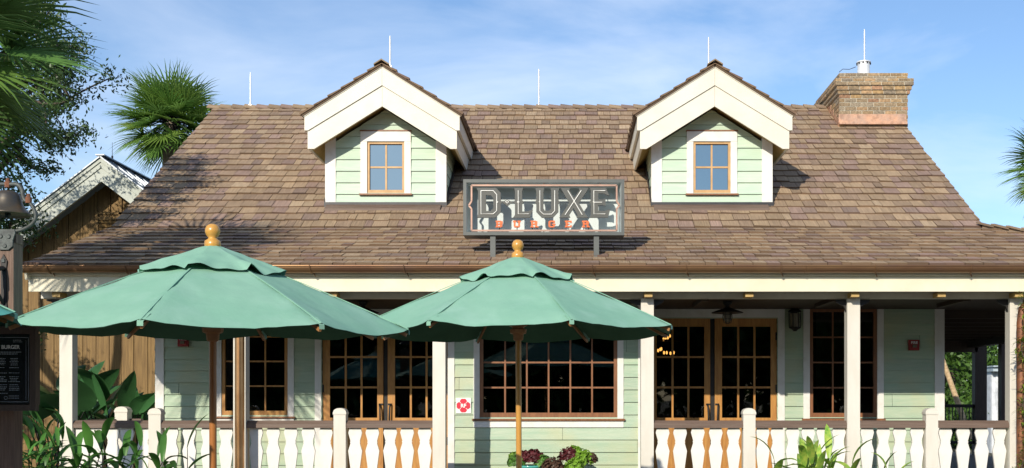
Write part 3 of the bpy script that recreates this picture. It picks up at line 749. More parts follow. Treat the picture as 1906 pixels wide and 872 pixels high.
# ---- chimney: individually laid bricks
ch_x0,ch_x1,ch_y0,ch_y1 = X(1562,21.85),X(1690,21.85),21.85,23.95
S=21.85/F
BT0=[(.30,.20,.10)]*3+[(.25,.19,.12)]*3+[(.36,.22,.11)]*2+[(.21,.19,.15)]*2+[(.34,.16,.09)]*1+[(.16,.15,.13)]*1+[(.42,.26,.10)]
BT=[tuple(.55*a+.45*b for a,b in zip(t,(.285,.205,.125))) for t in BT0]
def brick_band(mb, x0,x1,y0,y1, z0,z1, rg, ch=.076, bl=.215):
    n=max(1,round((z1-z0)/ch)); h=(z1-z0)/n; mo=.014
    for i in range(n):
        za=z0+i*h+mo/2; zb=z0+(i+1)*h-mo/2; off=(i%2)*bl/2
        for side in ('f','l','r','b'):
            a0,a1=(x0,x1) if side in 'fb' else (y0,y1)
            p=a0-off
            while p<a1:
                a=max(p,a0)+ (mo/2 if p>a0 else 0); b=min(p+bl,a1)-(mo/2 if p+bl<a1 else 0)
                if b-a>.015:
                    t=rg.choice(BT); k=rg.uniform(.8,1.2); c=tuple(q*k for q in t); j=rg.uniform(0,.004)
                    if side=='f': mb.box(a,b,y0-j,y0+.03,za,zb,c)
                    elif side=='b': mb.box(a,b,y1-.03,y1+j,za,zb,c)
                    elif side=='l': mb.box(x0-j,x0+.03,a+(.031 if a<=y0 else 0),b-(.031 if b>=y1 else 0),za,zb,c)
                    else: mb.box(x1-.03,x1+j,a+(.031 if a<=y0 else 0),b-(.031 if b>=y1 else 0),za,zb,c)
                p+=bl
rg=random.Random(21)
zc=lambda py: Z(py,21.85)
m=MB(); mo=MB()
bands=[(zc(320),zc(176),0),(zc(176),zc(169),.03),(zc(169),zc(161),.055),(zc(161),zc(148),.085),(zc(148),zc(136),.0)]
for a,b,o_ in bands:
    brick_band(m,ch_x0-o_,ch_x1+o_,ch_y0-o_,ch_y1+o_,a,b,rg)
    mo.box(ch_x0-o_+.006,ch_x1+o_-.006,ch_y0-o_+.006,ch_y1+o_-.006,a+ .001,b-.001)
mo.box(ch_x0+.006,ch_x1-.006,ch_y0+.006,ch_y1-.006,FLOOR,zc(320))
chim=build('chimney', m, M_brick, house); build('mortar_core', mo, M_mortar, chim)
m=MB(); z0,z1=zc(233),zc(213)
m.box(ch_x0-.012,ch_x1-.035,ch_y0-.012,ch_y0-.005,z0+.03,z1); m.box(ch_x0-.01,ch_x1-.03,ch_y0-.07,ch_y0-.012,z0+.0,z0+.05)
build('copper_flashing', m, M_cuflash, chim)
m=MB(); 
yr=lambda z: BRK[0]+(z-BRK[1])/.62
for i in range(5):
    ya=ch_y0+i*.22; zz=RDG[1]+(ya-RDG[0])*.62
    m.box(ch_x0-.010,ch_x0-.004,ya,ya+.25,zz-.02,zz+.22)
build('step_flashing', m, M_cuflash, chim)
m=MB(); fx,fy,fz=X(1607.5,22.1),22.1,Z(115,22.1)-.222
m.lathe([(.118,-.2),(.118,.19),(.135,.195),(.135,.215),(.10,.222)],fx,fy,fz,16,sm=False)
fl=build('flue', m, M_tinw, chim)
m=MB()
for k in range(10):
    a=2*math.pi*k/10; m.box(fx+.128*math.cos(a)-.012,fx+.128*math.cos(a)+.012,fy+.128*math.sin(a)-.012,fy+.128*math.sin(a)+.012,fz+.165,fz+.195)
m.tube([(fx-.15,fy,fz+.12),(fx-.28,fy-.05,fz+.06),(fx-.42,fy-.1,fz+.05),(fx-.5,fy-.14,fz-.02)],.006,5)
build('flue_bracket', m, M_dkmetal, fl)
# lightning rods
for px,y0,y1,Y,r in ((466,135,196,22.95,.014),(726,67,124,18.9,.014),(1003,129,198,22.95,.016),(1319,70,124,18.9,.014),(1609,55,117,22.1,.014)):
    m=MB(); p=P(px,y0,Y); q=P(px,y1,Y); m.tube([q,q+Vector((0,0,.06)),p-Vector((0,0,.08)),p],[r*1.5,r,r,r*.6],8); m.box(q.x-.03,q.x+.03,q.y-.03,q.y+.03,q.z-.04,q.z+.01)
    build('lightning_rod', m, M_rod, house)

# ---- rear of the side porch seen through the opening
m=MB()
for px,Y in ((1826,25.5),(1876,23.9)):
    xx=X(px,Y); m.box(xx-.13,xx+.13,Y,Y+.2,FLOOR,CEIL); 
m.box(5.7,8.95,25.5,25.7,2.62,CEIL-.01); m.box(8.72,8.92,15.5,25.5,2.72,CEIL-.01)
build('side_porch_post', m, M_dktimber, house)
m=MB(); m.box(5.7,8.9,25.55,25.65,1.40,1.47); m.box(5.7,8.9,25.56,25.64,.6,.66)
rr=build('side_porch_railing', m, M_black, house)
for i in range(22):
    m=MB(); xx=7.3+i*.075; m.lathe([(.012,0),(.012,.2),(.022,.32),(.012,.42),(.012,.75)],xx,25.6,.66,8); build('spindle', m, M_signfr, rr)
# ================================================================== BARN
barn=thing('wooden_barn', (-8.5,21.5,0), 'tan vertical-board barn with galvanised gable roof left of the restaurant', 'building')
YBN,YBF=21.5,21.0; bx=X(187,YBF); bz=Z(292,YBF); bsl=.765; bh=2.25
m=MB(); rg=random.Random(5)
x=bx-2.05
wz=lambda xx: bz-.35-abs(xx-bx)*bsl
hole=(X(183,YBN),X(222,YBN))
while x<bx+2.05:
    w_=rg.uniform(.22,.27); a,b=x,min(x+w_,bx+2.05); j=rg.uniform(0,.008)
    for (za,top) in ((0,None),):
        m.mesh([(a+.006,YBN-j,0),(b-.006,YBN-j,0),(b-.006,YBN-j,wz(b)),(a+.006,YBN-j,wz(a)),(a+.006,YBN+.03,0),(b-.006,YBN+.03,0),(b-.006,YBN+.03,wz(b)),(a+.006,YBN+.03,wz(a))],
               [(0,1,2,3),(1,5,6,2),(4,0,3,7)])
    x+=w_
m.box(bx-2.05,bx+2.05,YBN+.02,YBN+.05,0,wz(bx-2.05)); m.box(bx-2.0,bx-1.95,YBN,27,0,2.9); m.box(bx+1.95,bx+2.0,YBN,27,0,2.9)
build('board_wall', m, M_barn, barn)
m=MB(); m.prism([(bx-2.0,wz(bx-2.05)),(bx,wz(bx)),(bx+2.0,wz(bx-2.05))],YBN+.032,YBN+.06); build('gable_backing', m, M_ceil, barn)
m=MB()  # batten frame and window
m.box(X(178,YBN),X(228,YBN),YBN-.035,YBN-.01,Z(400,YBN),Z(396,YBN)); m.box(X(178,YBN),X(184,YBN),YBN-.035,YBN-.01,Z(470,YBN),Z(400,YBN)); m.box(X(222,YBN),X(228,YBN),YBN-.035,YBN-.01,Z(470,YBN),Z(340,YBN))
m.box(X(204,YBN),X(206,YBN),YBN-.03,YBN-.01,Z(396,YBN),Z(345,YBN)); m.box(X(178,YBN),X(181,YBN),YBN-.03,YBN-.01,Z(396,YBN),Z(358,YBN))
m.box(X(184,YBN),X(222,YBN),YBN-.05,YBN-.01,Z(410,YBN),Z(405,YBN))
build('window_frame', m, M_barn, barn)
m=MB()
for i in range(6): zz=Z(411,YBN)-i*.07; m.bar((X(186,YBN),YBN-.03,zz-.03),(X(220,YBN),YBN-.03,zz-.03),.02,.05,up=(0,-.5,1))
build('louvre_shutter', m, M_barn, barn)
for s in (-1,1):
    m=MB()
    for (t0,t1,yy) in ((.0,.09,YBF),(.093,.19,YBF+.02),(.193,.44,YBF+.04)):
        ex=bx+s*bh
        pp=[(bx,bz-t0),(ex,bz-bh*bsl-t0),(ex,bz-bh*bsl-t1),(bx,bz-t1)]
        if s>0: pp=pp
        m.prism(pp,yy,yy+.06)
    build('fascia', m, M_barnf, barn)
m=MB(); ribs=MB()
for s in (-1,1):
    ex=bx+s*(bh+.03); ez=bz+.02-(bh+.03)*bsl
    slab(m,(ex,YBF-.03,ez),(ex,27.5,ez),(bx,27.5,bz+.02),(bx,YBF-.03,bz+.02),t=.02)
    for i in range(15):
        y=YBF+.35+i*.42; m.bar((bx,y,bz+.028),(ex,y,ez+.008),.02,.02)
m.bar((bx,YBF-.03,bz+.03),(bx,27.5,bz+.03),.16,.02)
build('roof', m, M_tin, barn)
m=MB()
for s in (-1,1): m.face([(bx,YBF+.1,bz-.1),(bx+s*bh,YBF+.1,bz-.1-bh*bsl),(bx+s*bh,YBN+.1,bz-.1-bh*bsl),(bx,YBN+.1,bz-.1)])
build('soffit', m, M_barn, barn)
m=MB(); p=P(209,265,22.6); q=P(209,302,22.6); m.tube([q,q+Vector((0,0,.12)),q+Vector((0,0,.121)),p],[.02,.02,.006,.003],6); build('lightning_rod', m, M_dkmetal, barn)

# ================================================================== SHOP SIGN
SY=15.38
sign=thing('shop_sign', (X(1011,SY),SY,3.45), 'grey box sign with charcoal D-LUXE and orange BURGER letters standing on the porch roof', 'sign')
def sp(u,v): return (840+u/4.1525, 310+v/4.1525)          # sign drawing units -> photo px
def sx(u): return X(840+u/4.1525, SY)
def sz(v): return Z(310+v/4.1525, SY)
x0,x1,z0,z1=sx(92),sx(1338),sz(532),sz(100); dep=.36; ft=.042
m=MB()
bi=.035
for (a,b,c,d) in (((x0,z0),(x1,z0),(x1-ft,z0+ft),(x0+ft,z0+ft)),((x1,z0),(x1,z1),(x1-ft,z1-ft),(x1-ft,z0+ft)),((x1,z1),(x0,z1),(x0+ft,z1-ft),(x1-ft,z1-ft)),((x0,z1),(x0,z0),(x0+ft,z0+ft),(x0+ft,z1-ft))):
    q=[(a[0],SY,a[1]),(b[0],SY,b[1]),(c[0],SY,c[1]),(d[0],SY,d[1])]; m.face(q)
m.face([(x0,SY,z0),(x0,SY,z1),(x0,SY+dep,z1),(x0,SY+dep,z0)]); m.face([(x1,SY,z0),(x1,SY,z1),(x1,SY+dep,z1),(x1,SY+dep,z0)])
m.face([(x0,SY,z0),(x1,SY,z0),(x1,SY+dep,z0),(x0,SY+dep,z0)]); m.face([(x0,SY,z1),(x1,SY,z1),(x1,SY+dep,z1),(x0,SY+dep,z1)]); m.face([(x0,SY+dep,z0),(x1,SY+dep,z0),(x1,SY+dep,z1),(x0,SY+dep,z1)])
fr_=build('box_frame', m, M_signfr, sign)
m=MB(); a0,a1,c0,c1=x0+ft,x1-ft,z0+ft,z1-ft; b0,b1,e0,e1=a0+bi,a1-bi,c0+.01,c1-.02; yb_=SY+dep-.02
m.face([(b0,yb_,e0),(b1,yb_,e0),(b1,yb_,e1),(b0,yb_,e1)])
m.face([(a0,SY+.001,c0),(b0,yb_,e0),(b0,yb_,e1),(a0,SY+.001,c1)]); m.face([(a1,SY+.001,c0),(b1,yb_,e0),(b1,yb_,e1),(a1,SY+.001,c1)])
m.face([(a0,SY+.001,c0),(a1,SY+.001,c0),(b1,yb_,e0),(b0,yb_,e0)]); m.face([(a0,SY+.001,c1),(a1,SY+.001,c1),(b1,yb_,e1),(b0,yb_,e1)])
build('back_panel', m, M_signback, sign)
for u in (320,1122):
    m=MB(); xx=sx(u); m.box(xx-.035,xx+.035,SY+.03,SY+.13,3.38,z0+.01); m.box(xx-.07,xx+.07,SY,SY+.16,3.44,3.47); build('leg', m, M_signfr, sign)
D=[(195,168),(345,168),(382,205),(382,262),(394,278),(382,292),(382,352),(340,397),(198,397),(208,372),(208,195)]
Dh=[(268,222),(308,226),(325,246),(325,325),(305,346),(268,346)]
Lp=[(487,168),(555,168),(548,195),(548,262),(560,278),(548,292),(548,350),(585,350),(630,335),(605,397),(480,397),(492,375),(492,292),(480,278),(492,262),(492,195)]
Up=[(650,168),(718,168),(712,195),(712,325),(722,343),(762,343),(772,325),(772,195),(766,168),(835,168),(828,195),(828,262),(840,278),(828,292),(828,352),(785,397),(700,397),(657,352),(657,292),(645,278),(657,262),(657,195)]
Xp=[(845,168),(918,168),(912,188),(950,242),(990,188),(984,168),(1062,168),(1048,192),(986,284),(1040,375),(1058,397),(968,397),(976,376),(946,324),(912,376),(920,397),(835,397),(852,375),(912,284),(858,192)]
Ep=[(1070,168),(1195,168),(1222,228),(1195,220),(1178,210),(1136,210),(1136,258),(1172,258),(1192,248),(1192,308),(1172,300),(1136,300),(1136,346),(1185,346),(1228,332),(1212,397),(1065,397),(1078,378),(1078,292),(1066,278),(1078,262),(1078,192)]
Op=[(392,279),(412,268),(432,258),(452,268),(482,279),(455,290),(432,308),(410,290)]
def tess(poly, holes=()):
    from mathutils.geometry import tessellate_polygon
    loops=[[Vector((p[0],p[1],0)) for p in poly]]+[[Vector((p[0],p[1],0)) for p in h] for h in holes]
    tr=tessellate_polygon(loops); flat=[p for l in loops for p in l]
    return flat,tr,loops
def letter(mb, poly, holes, y0, y1, fx=sx, fz=sz):
    flat,tr,loops=tess(poly,holes)
    for y in (y0,y1):
        mb.mesh([(fx(p.x),y,fz(p.y)) for p in flat], [tuple(t) for t in tr])
    for l in loops:
        n=len(l); mb.mesh([(fx(p.x),y0,fz(p.y)) for p in l]+[(fx(p.x),y1,fz(p.y)) for p in l],[(i,(i+1)%n,(i+1)%n+n,i+n) for i in range(n)])
YL=SY+.075
lines={'D':[[(230,190),(325,190),(352,220),(352,345),(325,370),(230,370),(230,190)],[(352,270),(362,278),(352,286)]],'L':[[(518,188),(518,370),(600,370)],[(510,278),(518,270),(526,278),(518,286),(510,278)]],
 'U':[[(685,188),(685,345),(712,372),(775,372),(800,345),(800,188)],[(677,278),(685,270),(685,286)]],'X':[[(900,188),(1012,376)],[(1005,188),(880,376)]],
 'E':[[(1190,190),(1102,190),(1102,370),(1190,370)],[(1102,280),(1165,280)],[(1094,278),(1102,270),(1102,286)]],'o':[[(420,277),(432,266),(445,277),(432,288),(420,277)]]}
for nm,pl,hl in (('D',D,[Dh]),('L',Lp,[]),('U',Up,[]),('X',Xp,[]),('E',Ep,[]),('o',Op,[])):
    m=MB(); letter(m,pl,hl,SY-.012,SY+.03); lo_=build('letter' if nm!='o' else 'ornament', m, M_letter, sign)
    m=MB()
    for ln in lines[nm]: m.tube([(sx(a),SY-.018,sz(b)) for a,b in ln],.0065,6)
    build('neon_line', m, M_neon, lo_)
# orange slab-serif letters from thick strokes
SL={'B':[(0,0,.75,.2),(0,.8,.75,1),(.1,0,.34,1),(.55,.08,.9,.45),(.55,.52,.95,.92),(.1,.42,.75,.58)],
    'U':[(-.02,.8,.42,1),(.58,.8,1.02,1),(.08,.15,.32,1),(.68,.15,.92,1),(.16,0,.84,.22)],
    'R':[(0,0,.44,.18),(.1,0,.34,1),(0,.8,.75,1),(.55,.5,.92,.92),(.1,.4,.8,.58),(.62,0,.88,.45),(.6,0,1.05,.18)],
    'G':[(.18,.8,.8,1),(.05,.12,.3,.88),(.18,0,.8,.2),(.68,.1,.92,.5),(.5,.38,1.0,.54),(.7,.66,.92,1)],
    'E':[(0,0,.9,.2),(0,.8,.9,1),(.1,0,.34,1),(.1,.42,.62,.58),(.72,.1,.92,.32),(.72,.68,.92,.9)]}
for ch_,u in zip('BURGER',(342,478,612,748,878,1010)):
    m=MB(); k=0
    for a,b,c,d in SL[ch_]:
        k+=1; u0=u+a*58; u1=u+c*58; v0=472-b*52; v1=472-d*52
        m.box(sx(u0),sx(u1),SY+.0-.0012*k,SY+.03+.0012*k,sz(v0),sz(v1))
    lo_=build('letter', m, M_orange, sign)
    for du in ((30,) if ch_ in 'BUGE' else (14,50)): m=MB(); m.tube([(sx(u+du),SY+.015,sz(470)),(sx(u+du),SY+.02,sz(492))],.006,6); build('letter_stem', m, M_black, lo_)
m=MB(); bd=[(157,148),(157,270),(136,303),(157,330),(157,497),(1278,497),(1278,328),(1300,303),(1278,272),(1278,148),(157,148)]
pts=[(sx(a),SY+.0,sz(b)) for a,b in bd]
for a,b in zip(pts[:-1],pts[1:]): m.bar(a,b,.022,.028,up=(0,1,0))
build('border_tube', m, M_cutube, sign)
m=MB()
for u in (282,715,1150):
    m.tube([(sx(u),SY+.01,sz(150)),(sx(u),SY+.05,sz(118))],.006,6); m.tube([(sx(u),SY+.01,sz(497)),(sx(u),SY+.05,sz(520))],.006,6)
build('tube_clip', m, M_cutube, sign)

# ================================================================== UMBRELLAS
def umbrella(name_label, zr, canvas, wood, group, k1=.40,k2=.035,Rr=1.52):
    """built at the origin, pole base at z=0; returns root. zr = apex height"""
    root=thing('patio_umbrella',(0,0,0),name_label,'umbrella',group)
    def zz(r): return zr-(k1*r+k2*r*r)
    rg=random.Random(7)
    sag=[rg.uniform(.035,.06) for _ in range(8)]
    NA=16; NR=26
    def canopy(r0,r1,drop,sagk,ripple=0,zoff=0,NAA=NA):
        m=MB(); vs=[]; na=8*NAA
        for i in range(NR+1):
            t=i/NR; r=r0+(r1-r0)*t
            for k in range(na):
                p,s=divmod(k,NAA); s/=NAA; a=2*math.pi*(k/na)
                b=(s-.5)*math.pi/4; chord=math.cos(math.pi/8)/math.cos(b)   # straight edge between ribs
                e=4*s*(1-s)
                rr=r*chord
                z=zz(r)+zoff-sagk*sag[p]*e*t*t*(r/r1) - .012*math.exp(-((s*(1-s))/.01))*0
                z+= -.010*e*(1-t)*r
                w0=Vector((rr*math.cos(a)*3.1+zr*7,rr*math.sin(a)*3.1,.3)); z+=.016*mnoise.noise(w0)*min(1,r)+.006*mnoise.noise(w0*3.3)
                z+=.007*math.sin(14*r+s*9)*math.exp(-(min(s,1-s)/.10))*t
                if ripple: z+=ripple*math.sin(p*2.1+s*2*math.pi)*t**3+ripple*.6*math.sin(s*4*math.pi+p)*t**4
                vs.append((rr*math.cos(a),rr*math.sin(a),z))
        fs=[(i*na+k,i*na+(k+1)%na,(i+1)*na+(k+1)%na,(i+1)*na+k) for i in range(NR) for k in range(na)]
        m.mesh(vs,fs,sm=True); return m
    cp=build('canopy', canopy(.05,Rr,0,1,zoff=-.035), canvas, root)
    # hem band hanging at the rim and pocket ends
    for k in range(8):
        m=MB(); a=math.pi/4*k; r=Rr
        d=Vector((math.cos(a),math.sin(a),0)); t=Vector((-math.sin(a),math.cos(a),0)); p=d*(r-.10)+Vector((0,0,zz(r-.10)-.030)); q=d*(r+.004)+Vector((0,0,zz(r)-.040))
        m.mesh([p-t*.03,p+t*.03,q+t*.02,q-t*.02],[(0,1,2,3)])
        m.mesh([q-t*.02,q+t*.02,q+t*.02-Vector((0,0,.03)),q-t*.02-Vector((0,0,.03))],[(0,1,2,3)])
        build('rib_pocket', m, canvas, cp)
    for k in range(8):   # raised seams
        m=MB(); a=math.pi/4*k; d=Vector((math.cos(a),math.sin(a),0)); pts=[d*r+Vector((0,0,zz(r)-.029)) for r in [.5+(Rr-.5)*i/8 for i in range(9)]]
        for p,q in zip(pts[:-1],pts[1:]): m.bar(p,q,.014,.006)
        build('seam', m, canvas, cp)
    build('canopy_shade_layer', canopy(.05,Rr-.004,0,1,zoff=-.040), M_canvas_shade, root)  # added second layer, its dark colour paints the underside shade
    build('vent_cap', canopy(.03,.56,0,.5,ripple=.016,zoff=.012), canvas, root)
    m=MB(); m.lathe([(.055,-.02),(.06,.0),(.058,.03),(.035,.045),(.03,.055),(.045,.07),(.055,.095),(.055,.115),(.045,.14),(.025,.155),(.0,.158)],0,0,zr-.0,18); build('finial', m, M_pole2, root)
    m=MB(); m.tube([(0,0,0.02),(0,0,zr-.02)],.027,14); build('pole', m, wood, root)
    zh=zz(Rr)-.05; m=MB()
    m.lathe([(.03,-.16),(.045,-.15),(.05,-.10),(.075,-.09),(.08,-.055),(.055,-.045),(.06,-.03),(.085,-.02),(.085,.02),(.04,.03)],0,0,zh+.08,14,sm=False)
    build('hub', m, M_rib, root)
    m=MB(); m.lathe([(.03,-.04),(.06,-.03),(.06,.01),(.03,.02)],0,0,zr-.12,12); build('top_hub', m, M_rib, root)
    for k in range(8):
        a=math.pi/4*k; d=Vector((math.cos(a),math.sin(a),0)); m=MB()
        pts=[d*r+Vector((0,0,zz(r)-.080)) for r in (.05,.4,.8,1.15,Rr-.02)]
        for p,q in zip(pts[:-1],pts[1:]): m.bar(p,q+(q-p)*.02,.018,.026)
        rb_=build('rib', m, M_rib, root)
        m=MB(); t=Vector((-math.sin(a),math.cos(a),0))
        for s in (-1,1): m.bar(d*.075+t*s*.014+Vector((0,0,zh+.075)), d*.80+t*s*.014+Vector((0,0,zz(.8)-.07)),.009,.022)
        build('strut', m, M_rib, rb_)
    m=MB(); m.lathe([(.30,0),(.30,.04),(.26,.07),(.06,.09),(.045,.28),(.03,.28)],0,0,0.015,24); build('base', m, M_black, root)
    return root
def place(root,x,y,ang,tx=0,ty=0): root.location=(x,y,0); root.rotation_euler=(Matrix.Rotation(ty,3,'Y')@Matrix.Rotation(tx,3,'X')@Matrix.Rotation(ang,3,'Z')).to_euler()
GU='green patio umbrellas standing in front of the porch'
Y2=10.8
u2=umbrella('green umbrella on a golden pole before the wide centre window, under the shop sign', Z(478,Y2), M_canvas, M_pole2, GU, k1=.385,k2=.03)
place(u2, X(967,Y2), Y2, R(19), R(0), R(-.3))
Y1=8.7
u1=umbrella('larger-looking green umbrella on a darker orange pole beside the copper downspout, left of centre', Z(461,Y1), M_canvas, M_pole1, GU, k1=.352,k2=.035,Rr=1.46)
place(u1, X(397,Y1), Y1, R(0), R(1.3), R(.3)); u1.location.z=.01
u3=copy_tree(u1); u3['label']='teal-looking umbrella of which only the rim tip shows beside the menu board'
for ch in u3.children:
    if ch.name.startswith(('canopy','vent_cap')):
        ch.data=ch.data.copy(); ch.data.materials[0]=M_canvas2
place(u3, -4.76, 6.9, R(0), 0, 0)

# ================================================================== BELL POST AND MENU BOARD
YM=8.0; q=YM/F
bp_=thing('bell_post',(X(0,YM),YM,0),'weathered square timber post carrying the bell at the left edge','post')
m=MB(); m.box(X(-25,YM),X(25,YM),YM,YM+.135,0,Z(452,YM)); m.box(X(-25,YM),X(27,YM),YM+.02,YM+.13,Z(452,YM),Z(434,YM))
build('timber', m, M_timber, bp_)
m=MB(); cx=X(8,YM)
m.prism([(cx,Z(474,YM)),(cx+.024,Z(486,YM)),(cx+.018,Z(500,YM)),(cx+.018,Z(560,YM)),(cx+.024,Z(575,YM)),(cx,Z(590,YM)),(cx-.024,Z(575,YM)),(cx-.018,Z(560,YM)),(cx-.018,Z(500,YM)),(cx-.024,Z(486,YM))],YM-.012,YM-.001)
m.tube([(cx,YM-.02,Z(500,YM)),(cx-.02,YM-.1,Z(505,YM)),(cx-.06,YM-.22,Z(510,YM))],.016,8)
m.tube([(cx,YM-.02,Z(565,YM)),(cx-.01,YM-.08,Z(545,YM)),(cx-.05,YM-.19,Z(515,YM))],.012,8)
st=build('iron_strap', m, M_black, bp_)
m=MB()
for py in (484,580): m.lathe([(.011,0),(.009,.006)],0,0,0,8); m.v[-32:]=m.v[-32:]
mm=MB()
for py in (486,577): mm.box(cx-.01,cx+.01,YM-.02,YM-.012,Z(py+3,YM),Z(py-3,YM))
build('bolt', mm, M_iron, bp_)
bell=thing('brass_bell',(X(8,YM),YM,Z(434,YM)),'dark bronze yard bell in a grey cast iron yoke atop the timber post','bell')
def bpnt(u,v,Y=YM+.05): return Vector((X(u/4.36,YM),Y,Z(320+v/4.36,YM)))
m=MB(); c_=bpnt(35,345); sc=q/4.36
prof=[(195,0),(193,-6),(150,-6-8),(150,0)] 
pr=[(.130,.012),(.152,0),(.153,.010),(.140,.022),(.118,.045),(.100,.075),(.090,.105),(.082,.135),(.070,.155),(.045,.168),(.0,.170)]
m.lathe(pr,c_.x,c_.y,Z(399,YM),28); build('bell_body', m, M_bell, bell)
m=MB(); m.lathe([(.0,-.02),(.02,-.015),(.02,.02),(.0,.03)],c_.x,c_.y,Z(399,YM),10); m.tube([(c_.x,c_.y,Z(399,YM)+.02),(c_.x,c_.y,Z(399,YM)+.15)],.006,6); build('clapper', m, M_black, bell)
def ribbon(mb, pts, w, d):
    for a,b in zip(pts[:-1],pts[1:]): mb.bar(a,b+(b-a)*.06,w,d,up=(0,1,0))
def arc(pts,n=5):
    out=[]; P_=[pts[0]]+pts+[pts[-1]]
    for i in range(1,len(P_)-2):
        for k in range(n):
            t=k/n; a,b,c,d=P_[i-1],P_[i],P_[i+1],P_[i+2]
            out.append(.5*((2*b)+(c-a)*t+(2*a-5*b+4*c-d)*t*t+(3*b-a-3*c+d)*t**3))
    out.append(pts[-1]); return out
m=MB()
for s in (1,-1):
    uu=lambda u: u if s>0 else 70-u
    m.tube(arc([bpnt(uu(u),v) for u,v in ((35,95),(75,92),(120,98),(150,135),(158,185),(175,225),(200,228))]),.016,8)
build('yoke', m, M_iron, bell)
m=MB()
for s in (1,-1):
    uu=lambda u: u if s>0 else 70-u
    m.tube(arc([bpnt(uu(u),v) for u,v in ((205,228),(240,280),(262,335),(255,385),(215,430),(150,462),(90,475),(35,480))]),.0135,8)
pl=[(-55,470),(125,470),(130,500),(110,560),(110,605),(75,635),(0,635),(-35,605),(-35,560),(-60,500)]
m.prism([(bpnt(u,v).x,bpnt(u,v).z) for u,v in pl],YM-.016,YM-.003)
build('bell_stand', m, M_iron, bell)
m=MB()
for u,v in ((35,95),(205,222),(-135,222)): 
    m=MB(); p=bpnt(u,v); m.lathe([(.022,-.02),(.022,.02),(.014,.024),(.014,.04),(.006,.046)],p.x,p.y,p.z,8,sm=False); build('pivot_bolt', m, M_rustbolt, bell)
m=MB()
for u,v in ((15,528),(80,530),(48,605)):
    p=bpnt(u,v); m.mesh([(p.x+.012*math.cos(k*math.pi/4),YM-.018-(.006),p.z+.012*math.sin(k*math.pi/4)) for k in range(8)]+[(p.x+.016*math.cos(k*math.pi/4),YM-.016,p.z+.016*math.sin(k*math.pi/4)) for k in range(8)],[tuple(range(8))]+[(k,(k+1)%8,(k+1)%8+8,k+8) for k in range(8)])
build('plate_bolt', m, M_iron, bell)
# menu board
YM2=7.84; fpx=F/YM2
mb_=thing('menu_board',(X(0,YM2),YM2,Z(765,YM2)),'black framed menu board with white print mounted on the timber post','menu board')
def mx(p): return X(p,YM2)
def mz(p): return Z(p,YM2)
m=MB()
for a,b,c,d in ((-66,-55,612,765),(55,66,612,765),(-55,55,612,622),(-55,55,754,765)): m.box(mx(a),mx(b),YM2,YM2+.05,mz(d),mz(c))
m.box(mx(-55),mx(55),YM2+.04,YM2+.155,mz(754),mz(622)); m.box(mx(-69),mx(69),YM2-.02,YM2+.05,mz(612),mz(608.5))
build('frame', m, M_dktimber, mb_)
m=MB(); m.box(mx(-54.8),mx(54.8),YM2+.018,YM2+.039,mz(753),mz(623)); pn=build('menu_panel', m, M_board, mb_)
def text_mesh(body,size,bold=0.0,align='CENTER'):
    cu=bpy.data.curves.new('txt','FONT'); cu.body=body; cu.size=size; cu.align_x=align; cu.offset=bold; cu.extrude=0.0006
    o=bpy.data.objects.new('txt',cu); col.objects.link(o); dg=bpy.context.evaluated_depsgraph_get()
    me=bpy.data.meshes.new_from_object(o.evaluated_get(dg)); bpy.data.objects.remove(o); bpy.data.curves.remove(cu); return me
def text(name,body,size,loc,mt,parent,bold=0,sxk=1,align='CENTER'):
    me=text_mesh(body,size,bold,align); me.materials.clear(); me.materials.append(mt)
    o0=ORG[parent.name]
    me.transform(Matrix.Translation(Vector(loc)-o0)@Matrix.Rotation(R(90),4,'X')@Matrix.Diagonal((sxk,1,1,1)))
    me.name=name; o=bpy.data.objects.new(name,me); col.objects.link(o); o.parent=parent; ORG[o.name]=o0; return o
text('menu_title','D-LUXE BURGER',.036,(mx(0),YM2+.0165,mz(649.5)),M_chalk,mb_,bold=.0006,sxk=.93)
rg=random.Random(3); m=MB(); yy=YM2+.0165
def line(x0_,x1_,py,h=.9):
    p=x0_
    while p<x1_-1:
        w_=rg.uniform(1.5,5); m.box(mx(p),mx(min(p+w_,x1_)),yy,yy+.001,mz(py+h),mz(py)); p+=w_+1.0
for py in (633,636): line(22,39,py,1.0)
for py in (655,658.5): line(-36+ (6 if py>656 else 0),38-(6 if py>656 else 0),py,1.3)
for c0 in (-24,0,24):
    for k,py in enumerate((667,670,673,676,679,684,694,701,704,707,710,716,720,723,726)):
        hw_=rg.uniform(6,11); line(c0-hw_,c0+hw_,py,rg.choice((.9,1.2)))
line(-4,12,732,1); line(14,34,737,1); line(14,34,741,1)
build('menu_small_print', m, M_chalk2, mb_)
m=MB()
for (a,b,c,d) in ((-51,51,628,628.7),(-51,51,748,748.7),(50.5,51.2,630,747),(-51.2,-50.5,630,747),(46,46.5,633,745),(-46.5,-46,633,745)): m.box(mx(a),mx(b),yy,yy+.001,mz(d),mz(c))
p0=Vector((mx(8.5),yy,mz(741)))
m.mesh([(p0.x+.012*math.cos(t*math.pi/8),yy,p0.z+.012*math.sin(t*math.pi/8)) for t in range(16)]+[(p0.x+.0095*math.cos(t*math.pi/8),yy,p0.z+.0095*math.sin(t*math.pi/8)) for t in range(16)],[(k,(k+1)%16,(k+1)%16+16,k+16) for k in range(16)])
build('menu_border', m, M_chalk2, mb_)

